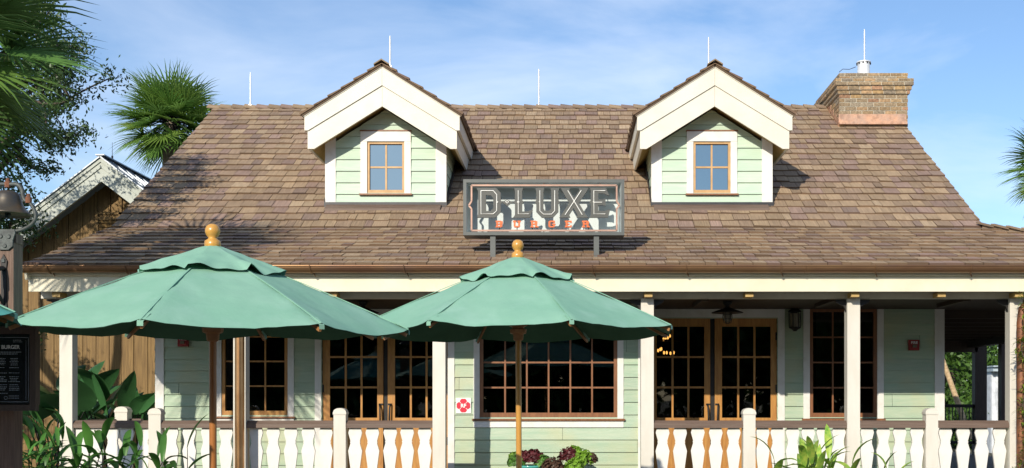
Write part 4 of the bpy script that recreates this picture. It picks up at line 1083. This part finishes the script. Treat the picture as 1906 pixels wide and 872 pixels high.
# ================================================================== WALL FITTINGS
def alarm(px,py,Y,label):
    t=thing('fire_alarm',(X(px,Y),Y,Z(py,Y)),label,'fire alarm','red fire alarm strobes on the porch wall')
    m=MB(); h=.08; x,z=X(px,Y),Z(py,Y); m.box(x-h,x+h,Y-.07,Y-.018,z-h,z+h); m.box(x-h*.8,x+h*.8,Y-.08,Y-.07,z-h*.8,z+h*.55); build('housing', m, M_red, t)
    m=MB(); m.box(x-.03,x+.03,Y-.10,Y-.08,z-.04,z+.005); build('strobe_lens', m, M_lampglass, t)
    text('lettering','FIRE',.055,(x,Y-.0815,z+.018),M_rfwhite,t,bold=.001)
alarm(343,636,YW,'red fire alarm strobe on the shaded green wall left of the leftmost window')
alarm(1699,643,YW,'red fire alarm strobe on the green wall right of the narrow window')
# RF sticker sign
rf=thing('fire_department_sign',(X(863,YB),YB,Z(755,YB)),'small white square sign with red RF cross beside the wide centre window','sign')
m=MB(); m.box(X(849,YB),X(877,YB),YB-.035,YB-.018,Z(769.5,YB),Z(741,YB)); build('plate', m, M_rfwhite, rf)
m=MB(); c=Vector((X(863,YB),0,Z(755.3,YB))); pts=[]
for k in range(4):
    b=math.pi/2*k+math.pi/4*0
    for da,r in ((-.50,.092),(-.25,.101),(0,.097),(.25,.101),(.50,.092),(.785,.076)): pts.append((c.x+r*math.sin(b+da),c.z+r*math.cos(b+da)))
m.prism(pts,YB-.039,YB-.0352); rfc=build('cross', m, M_rfred, rf)
m=MB()
for k in range(4):
    a=math.pi/4+math.pi/2*k; m.bar((c.x+.052*math.cos(a),YB-.0398,c.z+.052*math.sin(a)),(c.x+.085*math.cos(a),YB-.0398,c.z+.085*math.sin(a)),.0015,.007,up=(-math.sin(a),0,math.cos(a)))
build('cross_lines', m, M_rfwhite, rf)
m=MB(); m.prism([(c.x+.05*math.cos(t*math.pi/12),c.z+.05*math.sin(t*math.pi/12)) for t in range(24)],YB-.0405,YB-.040); build('cross_centre', m, M_rfred, rf)
text('lettering','RF',.074,(c.x,YB-.0415,c.z-.026),M_rfwhite,rf,bold=.003)
# wall lantern
def lantern(x,Y,zt,zb,label):
    t=thing('wall_lantern',(x,Y,zb),label,'lantern'); h=zt-zb; yc=Y-.13; m=MB()
    m.box(x-.05,x+.05,Y-.035,Y-.015,zb+.08,zt-.05)
    m.tube([(x,Y-.03,zt-.03),(x,Y-.1,zt+.02),(x,yc,zt-.02)],.010,6)
    m.lathe([(.02,0),(.045,-.02),(.10,-.06),(.10,-.075)],x,yc,zt-.01,10)
    m.lathe([(.02,-.03),(.05,0),(.09,.02),(.09,.035)],x,yc,zb+.03,10)
    for k in range(6):
        a=math.pi/3*k; m.tube([(x+.085*math.cos(a),yc+.085*math.sin(a),zb+.06),(x+.09*math.cos(a),yc+.09*math.sin(a),zt-.08)],.007,5)
    build('cage', m, M_black, t)
    m=MB(); m.lathe([(.07,0),(.078,h-.17)],x,yc,zb+.065,10); build('lamp_glass', m, M_lampglass, t)
lantern(X(1480,17.55),YW,Z(572,YW),Z(618,YW),'black caged lantern on the green wall right of the right-hand double door')
def porch_lamp(px,label):
    Y=16.3; x=X(px,Y); z=CEIL-.006; t=thing('ceiling_lamp',(x,Y,z),label,'ceiling lamp','caged lamps under the porch ceiling'); m=MB()
    m.lathe([(.06,0),(.06,-.03),(.03,-.05),(.03,-.075),(.08,-.095),(.22,-.145),(.225,-.155),(.08,-.14),(.05,-.14)],x,Y,z,20)
    build('shade', m, M_black, t)
    m=MB(); m.lathe([(.05,0),(.055,-.05),(.05,-.11),(.02,-.135)],x,Y,z-.15,12); gl=build('lamp_glass', m, M_lampglass, t)
    m=MB()
    for k in range(6):
        a=math.pi/3*k; m.tube([(x+.06*math.cos(a),Y+.06*math.sin(a),z-.14),(x+.065*math.cos(a),Y+.065*math.sin(a),z-.22),(x+.05*math.cos(a),Y+.05*math.sin(a),z-.29),(x,Y,z-.305)],.005,5)
    for zz in (.18,.24): m.tube([(x+.066*math.cos(a),Y+.066*math.sin(a),z-zz) for a in [math.pi/6*k for k in range(13)]],.004,5)
    build('cage', m, M_black, t)
porch_lamp(1354,'black caged ceiling lamp above the right-hand double door'); porch_lamp(676,'black caged ceiling lamp above the left-hand double door, between the umbrellas')
# interior pendants and tables
bulbs=MB(); t=thing('chandelier',(X(1238,20.5),20.5,3.38),'glowing orange chandelier seen through the left leaf of the right-hand door','chandelier')
m=MB(); cx_=X(1240,20.5)
m.tube([(cx_,20.5,3.38),(cx_,20.5,2.70)],.012,6); m.tube([(cx_+.26*math.cos(a),20.5+.26*math.sin(a),2.62) for a in [math.pi/8*k for k in range(17)]],.012,6); m.tube([(cx_-.26,20.5,2.62),(cx_,20.5,2.7),(cx_+.26,20.5,2.62)],.01,6)
build('ring', m, M_black, t)
for (px,py) in ((1235,632),(1239,631),(1243,629),(1247,626),(1225,653),(1229,651),(1231,650),(1236,657),(1241,657),(1248,658),(1254,657)):
    p=P(px,py,20.5); m=MB(); m.lathe([(.008,-.028),(.016,-.015),(.016,.015),(.006,.03)],p.x,p.y,p.z,8); build('bulb', m, M_bulb, t)
tb0=None
for i,(x,y) in enumerate(((-3.0,19.6),(-1.0,20.4),(0.2,18.9),(2.9,20.2),(4.4,19.4),(-5.4,19.4))):
    if tb0 is None:
        tb0=thing('dining_table',(x,y,FLOOR+.01),'','table','dark dining tables inside the restaurant'); o=Vector((x,y,FLOOR+.01))
        m=MB(); m.box(x-.4,x+.4,y-.4,y+.4,o.z+.72,o.z+.76); build('tabletop', m, M_table, tb0)
        m=MB(); m.tube([(x,y,o.z+.03),(x,y,o.z+.72)],.04,8); m.box(x-.25,x+.25,y-.04,y+.04,o.z,o.z+.04); m.box(x-.04,x+.04,y-.25,y-.041,o.z,o.z+.038); m.box(x-.04,x+.04,y+.041,y+.25,o.z,o.z+.038); build('pedestal', m, M_black, tb0); c=tb0
    else: c=copy_tree(tb0); c.location=(x,y,FLOOR+.01)
    c['label']=['dark dining table inside the left-hand double door','dark dining table deep inside, left of the centre window','dark dining table just inside the centre window','dark dining table inside the right-hand double door','dark dining table inside the narrow right window','dark dining table inside the leftmost window'][i]

# ================================================================== PLANTS
def leaf(mb, base, az, el, L, W, droop, segs=7, fold=.25, tipw=.0, c=(1,1,1), prof=None, twist=0):
    """curved, folded leaf blade; az/el heading in radians, droop total bend"""
    p=Vector(base); pts=[p.copy()]; dirs=[]
    for i in range(segs):
        e=el-droop*((i+.5)/segs)**1.3
        d=Vector((math.cos(az)*math.cos(e),math.sin(az)*math.cos(e),math.sin(e))); dirs.append(d); p=p+d*(L/segs); pts.append(p.copy())
    dirs.append(dirs[-1]); side=Vector((-math.sin(az),math.cos(az),0))
    if twist: side=(Matrix.Rotation(twist,3,dirs[0])@side)
    vs=[]
    for i,q in enumerate(pts):
        t=i/segs; w=W*(prof(t) if prof else (math.sin(math.pi*min(1,t*.92+.08))**.8))
        up=side.cross(dirs[i]).normalized()
        if up.z<0 and not twist: up=-up
        vs+= [q-side*w+up*w*fold, q, q+side*w+up*w*fold]
    fs=[]
    for i in range(segs): a=i*3; fs+=[(a,a+1,a+4,a+3),(a+1,a+2,a+5,a+4)]
    mb.mesh(vs,fs,c,sm=True); return pts
def fan_palm(root, cx, cy, cz, Rp, n, seed, mt, trunk_r=.16, bl=.62, lowfr=.0, crown_name='crown'):
    rg=random.Random(seed); m=MB(); st=MB()
    for i in range(n):
        az=i*2.39996+rg.uniform(-.2,.2); el=math.asin(1-(i+.5)/n*(1.55+lowfr)) if (1-(i+.5)/n*(1.55+lowfr))>-1 else -1.2
        el=max(-1.1,min(1.35,el+rg.uniform(-.12,.12)))
        d=Vector((math.cos(az)*math.cos(el),math.sin(az)*math.cos(el),math.sin(el)))
        pl=Rp*rg.uniform(.42,.58); base=Vector((cx,cy,cz)); hub=base+d*pl-Vector((0,0,.10*pl)); st.tube([base+d*.05,base+d*pl*.5+Vector((0,0,.02)),hub],[.022,.014,.010],5)
        side=d.cross(Vector((0,0,1))).normalized(); up=side.cross(d).normalized()
        tilt=rg.uniform(-.5,.5); side=Matrix.Rotation(tilt,3,d)@side; up=side.cross(d).normalized()
        nb=26; br=rg.uniform(.75,1.1); kc=(br*rg.uniform(.9,1.2),br,br*rg.uniform(.7,1))
        for b in range(nb):
            t=(b/(nb-1)-.5)*2; a=t*1.95+rg.uniform(-.04,.04)
            L=Rp*bl*(1-.30*abs(t)**1.5)*rg.uniform(.88,1.08)
            bd=(d*math.cos(a)+side*math.sin(a)).normalized(); bd=(bd+up*(.18*abs(t))).normalized()
            p=hub.copy(); W=.020*Rp/1.3+.006; pts=[p.copy()]; vs=[]; seg=4; g_=rg.uniform(.25,.75)
            ws=bd.cross(up).normalized()
            for s_ in range(seg+1):
                tt=s_/seg; w_=W*(.35+1.1*tt if tt<.45 else (1-tt)/.55*.85+.02)
                vs+=[p-ws*w_, p+up*w_*.5, p+ws*w_]
                bd2=(bd+Vector((0,0,-g_*tt*tt*1.3))).normalized(); p=p+bd2*L/seg
            m.mesh(vs,[f for s_ in range(seg) for f in ((s_*3,s_*3+1,s_*3+4,s_*3+3),(s_*3+1,s_*3+2,s_*3+5,s_*3+4))],kc,sm=False)
    build(crown_name, m, mt, root); build('leaf_stalks', st, mt if False else M_ging, root)
    m=MB(); zs=[0,cz*.3,cz*.6,cz*.9,cz+.05]; m.tube([(cx,cy,z) for z in zs],[trunk_r*1.25,trunk_r,trunk_r,trunk_r*1.1,trunk_r*.7],12); build('trunk', m, M_palmbark, root)
YA=12.4
p=P(-140,75,YA); t=thing('palm_tree',(p.x,YA,0),'near cabbage palm whose fronds hang into the top left corner','palm tree'); fan_palm(t,p.x,YA,p.z,1.75,34,11,M_palm,lowfr=.15)
p=P(318,228,26); t=thing('palm_tree',(p.x,26,0),'cabbage palm standing behind the left end of the shingle roof','palm tree'); fan_palm(t,p.x,26,p.z,1.25,74,17,M_palmb,bl=.66,lowfr=.25)
p=P(1975,305,24); t=thing('palm_tree',(p.x,24,0),'cabbage palm of which only fronds show at the right edge','palm tree'); fan_palm(t,p.x,24,p.z,1.2,44,8,M_palmb,lowfr=.25)

def leaf_quad(mb, p, rg, s, c):
    a=rg.uniform(0,2*math.pi); z=rg.uniform(-.3,1); rr=math.sqrt(max(0,1-z*z)); n=Vector((rr*math.cos(a),rr*math.sin(a),z)).normalized()
    u=n.orthogonal().normalized(); u=Matrix.Rotation(rg.uniform(0,6.28),3,n)@u; v=n.cross(u)
    mb.mesh([p-u*s, p+v*s*.42, p+u*s, p-v*s*.42],[(0,1,2),(0,2,3)],c)
def branch_tree(root, base, height, spread, seed, mt, leaf_s=.05, per=26, lean=(0,0), levels=4, tr=.22, bias=None, clump=.22, first=.35, limbs=()):
    rg=random.Random(seed); tb=MB(); lf=MB(); tips=[]
    def grow(p,d,L,r,lev):
        n=4; pts=[p.copy()]; rs=[r]
        for i in range(n):
            d=(d+Vector((rg.uniform(-1,1),rg.uniform(-1,1),rg.uniform(-.6,.8)))*.16).normalized(); p=p+d*L/n; pts.append(p.copy()); rs.append(r*(1-.5*(i+1)/n))
        tb.tube(pts,rs,7 if lev<2 else 5,caps=False)
        if lev>=levels: tips.append(p.copy()); tips.append(pts[2].copy()); return
        k=3 if lev==0 else rg.choice((2,3,3))
        if lev>=levels-1: tips.append(p.copy())
        for j in range(k+(2 if lev==0 else 0)):
            a=rg.uniform(0,6.28); sp_=rg.uniform(.45,.95)
            o=d.orthogonal().normalized(); o=Matrix.Rotation(a,3,d)@o
            nd=(d*math.cos(sp_)+o*math.sin(sp_)); 
            if bias: nd=nd+Vector(bias)*.18
            nd.z=nd.z*.8+.05; nd.normalize()
            st=pts[rg.choice((2,3,4))] if j else p
            grow(st,nd,L*rg.uniform(.62,.85)*spread,r*.55,lev+1)
    grow(Vector(base),Vector((lean[0],lean[1],1)).normalized(),height*first,tr,0)
    for lb in limbs:
        lb=[Vector(q) for q in lb]; tb.tube(lb,[.06-.05*i/(len(lb)-1) for i in range(len(lb))],5,caps=False)
    for tp in tips:
        kk=rg.uniform(.65,1.3); 
        for i in range(per):
            q=tp+Vector((rg.gauss(0,clump),rg.gauss(0,clump),rg.gauss(0,clump*.7))); k2=kk*rg.uniform(.75,1.25)
            leaf_quad(lf,q,rg,leaf_s*rg.uniform(.7,1.3),(k2,k2,k2*.9))
    for lb in limbs:
        for tp in lb[1:]:
            for q0 in (Vector(tp),)+tuple(Vector(tp)+Vector((rg.gauss(0,.16),rg.gauss(0,.25),rg.gauss(0,.13))) for _ in range(2)):
                kk=rg.uniform(.65,1.3); tb.tube([Vector(tp),q0+Vector((.001,0,0))],[.012,.004],4,caps=False)
                for i in range(85):
                    q=q0+Vector((rg.gauss(0,.085),rg.gauss(0,.12),rg.gauss(0,.065))); k2=kk*rg.uniform(.75,1.25); leaf_quad(lf,q,rg,leaf_s*rg.uniform(.7,1.3),(k2,k2,k2*.9))
    build('trunk', tb, M_bark, root); build('crown', lf, mt, root); return tips
t=thing('oak_tree',(-10.4,16.4,0),'dark-leaved oak tree reaching into the top left corner behind the near palm','tree')
branch_tree(t,(-10.4,16.4,0),8.6,.95,14,M_oak,leaf_s=.035,per=170,bias=(.1,-.1,.0),tr=.24,clump=.16,levels=4,
  limbs=[[P(-60,420,16.4)]+[P(a,b,16.4+c) for a,b,c in L_] for L_ in (
    ((-25,320,0),(10,262,.1),(45,245,.2),(78,240,.1),(108,256,0),(128,258,.1)), ((-20,340,.2),(20,288,.3),(45,298,.2),(62,312,.2),(30,275,.1)),
    ((-30,250,.3),(20,195,.3),(60,190,.2),(98,195,.1),(132,188,.1)), ((-20,210,.5),(30,150,.5),(75,150,.4),(108,148,.3),(118,118,.3)),
    ((-20,130,.6),(30,95,.6),(75,95,.5),(105,92,.4)), ((-20,60,.6),(30,45,.6),(65,38,.5),(92,42,.4),(88,15,.4)), ((-10,10,.6),(30,-5,.6),(70,5,.5),(50,20,.4)),
    ((0,230,.6),(35,215,.5),(60,218,.4),(90,272,.2),(80,165,.3)))])

def crown_tree(root, x,y, h, rx, rz, n, seed, mt, ls=.16, tr=.2):
    rg=random.Random(seed); lf=MB(); cz=h-rz
    cl=[]
    for i in range(60):
        a=rg.uniform(0,6.28); z=rg.uniform(-.9,1); rr=math.sqrt(1-z*z)*rg.uniform(.55,1)
        cl.append((Vector((x+rx*rr*math.cos(a),y+rx*rr*math.sin(a),cz+rz*z*rg.uniform(.7,1))),rg.uniform(.6,1.35)))
    for i in range(n):
        c,k=rg.choice(cl); q=c+Vector((rg.gauss(0,rx*.14),rg.gauss(0,rx*.14),rg.gauss(0,rz*.11))); k2=k*rg.uniform(.75,1.25)
        leaf_quad(lf,q,rg,ls*rg.uniform(.7,1.3),(k2,k2,k2*.85))
    build('crown', lf, mt, root)
    tb=MB(); tb.tube([(x,y,0),(x+.1,y,cz*.5),(x,y,cz)],[tr*1.3,tr,tr*.7],8)
    for i in range(7):
        c,_=cl[i]; tb.tube([(x,y,cz*.7+.1*i),(x*.5+c.x*.5,y*.5+c.y*.5,cz),tuple(c)],[tr*.5,tr*.3,.02],6)
    build('trunk', tb, M_bark, root)
t=thing('leafy_tree',(12.6,40,0),'bushy green tree seen through the side porch, behind the leaning trunk','tree','trees beyond the side porch')
crown_tree(t,12.6,40,5.2,2.6,2.6,15000,31,M_far,ls=.11)
t2=thing('leafy_tree',(17.0,42,0),'bushy green tree rising behind the low white building','tree','trees beyond the side porch')
crown_tree(t2,16.0,44,5.0,2.6,2.5,11000,33,M_far,ls=.11)
t3=thing('leafy_shrub',(14,37,0),'low bright shrub at the foot of the tree beyond the side porch','shrub')
crown_tree(t3,13.0,37.2,1.9,2.2,.95,8000,37,M_far,ls=.09,tr=.06)
# leaning trunk & white building beyond
t=thing('leaning_palm_trunk',(X(1782,31),31,0),'tan leaning palm trunk seen through the side porch','tree')
m=MB(); a=P(1752,664,31); b=P(1780,742,31); c=P(1800,800,31); m.tube([c+(c-b)*.3,b,(a+b)/2,a,a+(a-b)*.4],[.09,.075,.07,.065,.06],10); build('trunk', m, M_ptan, t)
wb=thing('white_outbuilding',(X(1850,34),34,0),'low white corrugated building with pale blue eaves beyond the side porch','building')
m=MB(); x=X(1846,34)
while x<X(1846,34)+5:
    m.prism([(x,0),(x+.05,0),(x+.05,Z(692,34)),(x,Z(692,34))],34.0,34.04); m.prism([(x+.05,0),(x+.12,0),(x+.12,Z(692,34)),(x+.05,Z(692,34))],34.03,34.07); x+=.12
m.box(X(1846,34),X(1846,34)+5,34.07,34.8,0,Z(692,34)); build('wall', m, M_farwall, wb)
m=MB(); m.box(X(1842,34),X(1846,34)+5.2,33.7,34.9,Z(692,34),Z(684,34)); m.box(X(1840,34),X(1846,34)+5.3,33.6,35.0,Z(684,34),Z(681.5,34)); build('roof', m, M_blueroof, wb)
m=MB(); m.box(X(1858,34),X(1863,34),33.95,33.99,.9,Z(706,34)); build('window', m, M_black, wb)

# unseen trees, reflected in the ground-floor windows, made tall to cut sky light
t=thing('leafy_tree',(0,-26,0),'unseen broad tree behind the viewer, made tall to cut sky light, reflected in the windows','tree','unseen trees behind the viewer, made tall to cut sky light'); crown_tree(t,0,-26,11.5,5.2,5.6,12000,41,M_far,ls=.42,tr=.3); t_back=t
for i,(x,y,s) in enumerate(((-9,-28,1.0),(9,-27,.95),(18,-29,1.05),(-18,-27,.9),(-27,-30,1),(27,-30,1))):
    c=copy_tree(t); c.location=(x,y,0); c.scale=(s,s,s); c.rotation_euler=(0,0,i*1.3)
    c['label']='unseen broad tree behind the viewer, made tall to cut sky light, reflected in the windows'

for i,x in enumerate((-22,-13.5,-4.5,4.5,13.5,22)):  # second unseen row, added to close bright gaps in the window reflections
    c=copy_tree(t_back); c.location=(x,-34,0); c.scale=(1.15,1.1,1.1); c.rotation_euler=(0,0,i*2.1+.5); c['label']='unseen broad tree behind the viewer, made tall to cut sky light, reflected in the windows'
# broad-leaved plants behind the left rail
def bop(x,y,z,n,seed,label,hh=1.0,mt=M_bop,spread=.35,azs=None):
    t=thing('broad_leaf_plant',(x,y,z),label,'plant','broad-leaved plants at the left end of the porch'); rg=random.Random(seed); m=MB(); st=MB()
    pf=lambda t_: (math.sin(math.pi*min(1,t_**.75))**.7) if 0<t_<1 else .02
    for i in range(n):
        az=(azs[i] if azs else rg.uniform(0,6.28)); el=rg.uniform(.95,1.4); L=rg.uniform(.45,.75)*hh
        d=Vector((math.cos(az)*math.cos(el),math.sin(az)*math.cos(el),math.sin(el))); b=Vector((x+rg.uniform(-.06,.06),y+rg.uniform(-.06,.06),z))
        q=b+d*L; st.tube([b,b+d*L*.5,q],[.016,.012,.009],6); k=rg.uniform(.7,1.3)
        leaf(m,q,az,el-.1,rg.uniform(.34,.50)*hh,rg.uniform(.075,.115)*hh,rg.uniform(.4,1.4),segs=9,fold=.3,c=(k,k,k),prof=pf,twist=rg.uniform(-.9,.9))
    build('leaf_blades', m, mt, t); build('stalks', st, M_ging, t)
bop(X(212,18.3),18.3,.35,14,3,'broad-leaved bird-of-paradise plant before the barn wall, right of the left post',1.75)
bop(X(262,19.0),19.0,.3,7,6,'smaller broad-leaved plant beside the left corner of the green wall',1.35)
bop(X(92,18.2),18.2,.35,14,9,'broad-leaved bird-of-paradise plant between the menu board and the left post',1.8)
bop(X(160,18.8),18.8,.3,8,12,'broad-leaved plant with upright leaves just right of the left post',1.85)
def lance(x,y,z,n,seed,label,stem=.7,L=(.28,.45),W=(.025,.04),mt=M_ging,group=None,name='lance_leaf_plant',canes=5,lean=.25,cat='plant',kk=(.7,1.3),spread=.12):
    t=thing(name,(x,y,z),label,cat,group); rg=random.Random(seed); m=MB(); st=MB()
    for c_ in range(canes):
        az=rg.uniform(0,6.28); ln=rg.uniform(.05,lean); b=Vector((x+rg.gauss(0,spread),y+rg.gauss(0,spread),z)); h=stem*rg.uniform(.75,1.05)
        top=b+Vector((math.cos(az)*ln*h,math.sin(az)*ln*h,h)); st.tube([b,b*.5+top*.5-Vector((0,0,0)),top],[.009,.007,.004],5)
        for i in range(n):
            f=.35+.65*i/(n-1); q=b.lerp(top,f); a=az+math.pi*(i%2)+rg.uniform(-.5,.5)+i*.35; k=rg.uniform(*kk)
            leaf(m,q,a,rg.uniform(.35,.95) if i<n-1 else 1.3,rg.uniform(*L),rg.uniform(*W),rg.uniform(.5,1.4),segs=7,fold=.35,c=(k,k,k*.9))
    build('leaf_blades', m, mt, t); build('stems', st, M_ging, t)
GF='lance-leaved bedding plants in front of the porch rail'
lance(X(75,13.9),13.9,0,9,1,'bushy lance-leaved plant at the foot of the bell post',1.15,(.25,.42),(.022,.036),group=GF,canes=13,spread=.22)
lance(X(130,13.3),13.3,0,8,2,'lance-leaved plant in front of the left porch post',1.12,(.34,.52),(.042,.058),group=GF,canes=7,lean=.35,spread=.16)
lance(X(190,13.6),13.6,0,7,3,'arching lance-leaved plant over the left section of railing',1.0,(.38,.52),(.036,.05),group=GF,canes=6,lean=.5,spread=.2)
lance(X(50,12.8),12.8,0,9,4,'dense dark green plant low beside the bell post',1.05,(.2,.3),(.022,.032),group=GF,canes=14,spread=.22)
lance(X(275,13.2),13.2,0,6,5,'small spiky plant before the leftmost newel post',.95,(.28,.36),(.015,.022),group=GF,canes=2,lean=.15)
lance(X(318,13.4),13.4,0,6,16,'dark arching plant beside the orange umbrella pole',1.05,(.34,.50),(.035,.05),group=GF,canes=3,lean=.3,kk=(.45,.8))
lance(X(1515,13.0),13.0,0,8,7,'large yellow-green variegated plant before the third rail section from the right',.90,(.34,.48),(.034,.048),mt=M_varg,group=GF,canes=18,lean=.4,name='variegated_plant',spread=.15)
lance(X(1650,13.2),13.2,0,6,18,'low variegated plant right of the tall one, its tip just showing',.83,(.26,.34),(.03,.042),mt=M_varg,group=GF,canes=3,lean=.3,name='variegated_plant')
def fern(x,y,z,n,seed,label):
    t=thing('fern',(x,y,z),label,'fern','ferns before the right-hand newel post'); rg=random.Random(seed); m=MB()
    for i in range(n):
        az=rg.uniform(0,6.28); el=rg.uniform(1.1,1.45); p=Vector((x,y,z)); L=rg.uniform(.75,.95)*1.0; N=26
        for s_ in range(N):
            e=el-1.0*(s_/N)**2; d=Vector((math.cos(az)*math.cos(e),math.sin(az)*math.cos(e),math.sin(e))); p2=p+d*L/N
            sd=Vector((-math.sin(az),math.cos(az),0)); w_=.075*math.sin(math.pi*min(1,(s_+2)/(N+1)))
            for k in (-1,1): m.mesh([p,p2,p+sd*k*w_+d*w_*.5],[(0,1,2)],(1,1,1))
            p=p2
    build('fronds', m, M_fern, t)
fern(X(1345,13.6),13.6,0,7,1,'fern whose tips show below the right-hand door'); fern(X(1388,13.6),13.6,0,7,2,'fern whose tips show before the newel post left of the variegated plant')
# pots of lettuce-like foliage
def pot(x,y,rim,r,label,mts,seed,r2=.25):
    t=thing('planter_pot',(x,y,FLOOR),label,'potted plant'); m=MB(); h=rim-FLOOR
    m.lathe([(r*.62,0),(r*.9,h*.45),(r*.95,h*.75),(r*.88,h*.88),(r*1.0,h*.93),(r*1.02,h),(r*.9,h),(r*.86,h*.92)],x,y,FLOOR,28); build('pot', m, M_pot, t)
    m=MB(); m.prism([(0,0)]*0,0,0) if False else m.mesh([(x+r*.88*math.cos(k*math.pi/12),y+r*.88*math.sin(k*math.pi/12),rim-.03) for k in range(24)],[tuple(range(24))]); build('soil', m, M_soil, t)
    rg=random.Random(seed)
    for (dx,dy,dz,rad,mt) in mts:
        m=MB()
        for i in range(420):
            a=rg.uniform(0,6.28); zz=rg.uniform(-.2,1); rr=math.sqrt(1-zz*zz); d=Vector((rr*math.cos(a),rr*math.sin(a),zz)); q=Vector((x+dx,y+dy,rim+dz))+d*rad*rg.uniform(.55,1.0); k=rg.uniform(.6,1.4)
            n=(d+Vector((rg.uniform(-.6,.6),rg.uniform(-.6,.6),rg.uniform(-.3,.8)))).normalized(); u=n.orthogonal().normalized(); u=Matrix.Rotation(rg.uniform(0,6.28),3,n)@u; v=n.cross(u); s_=rg.uniform(.014,.03)
            pts=[q+(u*math.cos(j*math.pi/3)+v*math.sin(j*math.pi/3))*s_*rg.uniform(.7,1.3)+n*rg.uniform(-.35,.35)*s_ for j in range(6)]
            m.mesh([q]+pts,[(0,j+1,(j+1)%6+1) for j in range(6)],(k,k,k))
        build('foliage', m, mt, t)
    return t
pot(X(987,16.1),16.1,Z(866,16.1),.20,'turquoise glazed pot of maroon and green foliage left of the golden umbrella pole',
    ((-.19,-.05,.02,.13,M_let4),(-.10,0,.08,.13,M_let2),(.06,-.03,.08,.15,M_let2),(.17,-.06,.03,.12,M_let4),(-.22,.0,.1,.08,M_let)),1)
pot(X(1066,16.0),16.0,Z(876,16.0),.26,'turquoise pot of lime and brown leafy foliage right of the golden umbrella pole',
    ((-.27,-.12,.02,.17,M_let3),(-.05,.02,.17,.16,M_let2),(.13,0,.13,.17,M_let),(.02,-.16,.03,.15,M_let),(.25,0,.14,.10,M_let3),(.03,.08,.24,.10,M_let)),2)
# vine on the right pipe
t=thing('climbing_vine',(X(1905,15.0),15.0,0),'yellow-green feathery vine climbing the rusty downspout at the right edge','vine'); rg=random.Random(2); m=MB(); st=MB()
x=X(1908,14.95); pts=[]
for i in range(26):
    z=.1+i*.112; pts.append((x+.05*math.sin(i*.9),14.93+.03*math.cos(i*1.3),z))
st.tube(pts,.008,5)
for i,p in enumerate(pts):
    if p[2]<1.0: n=8
    elif p[2]<2.0: n=3 if i%3 else 9
    else: n=6 if i%2 else 12
    for k in range(n*2):
        leaf(m,p,rg.uniform(0,6.28),rg.uniform(-.2,.8),rg.uniform(.08,.18),.007,rg.uniform(.2,1.2),segs=3,c=(rg.uniform(.7,1.3),)*3)
        q=Vector(p)+Vector((rg.gauss(0,.05),rg.gauss(0,.04),rg.gauss(0,.04)))
        leaf(m,q,rg.uniform(0,6.28),rg.uniform(-.4,.8),rg.uniform(.06,.13),.009,.6,segs=3,c=(rg.uniform(.6,1.3),)*3)
build('leaves', m, M_vine, t); build('stem', st, M_bark, t)
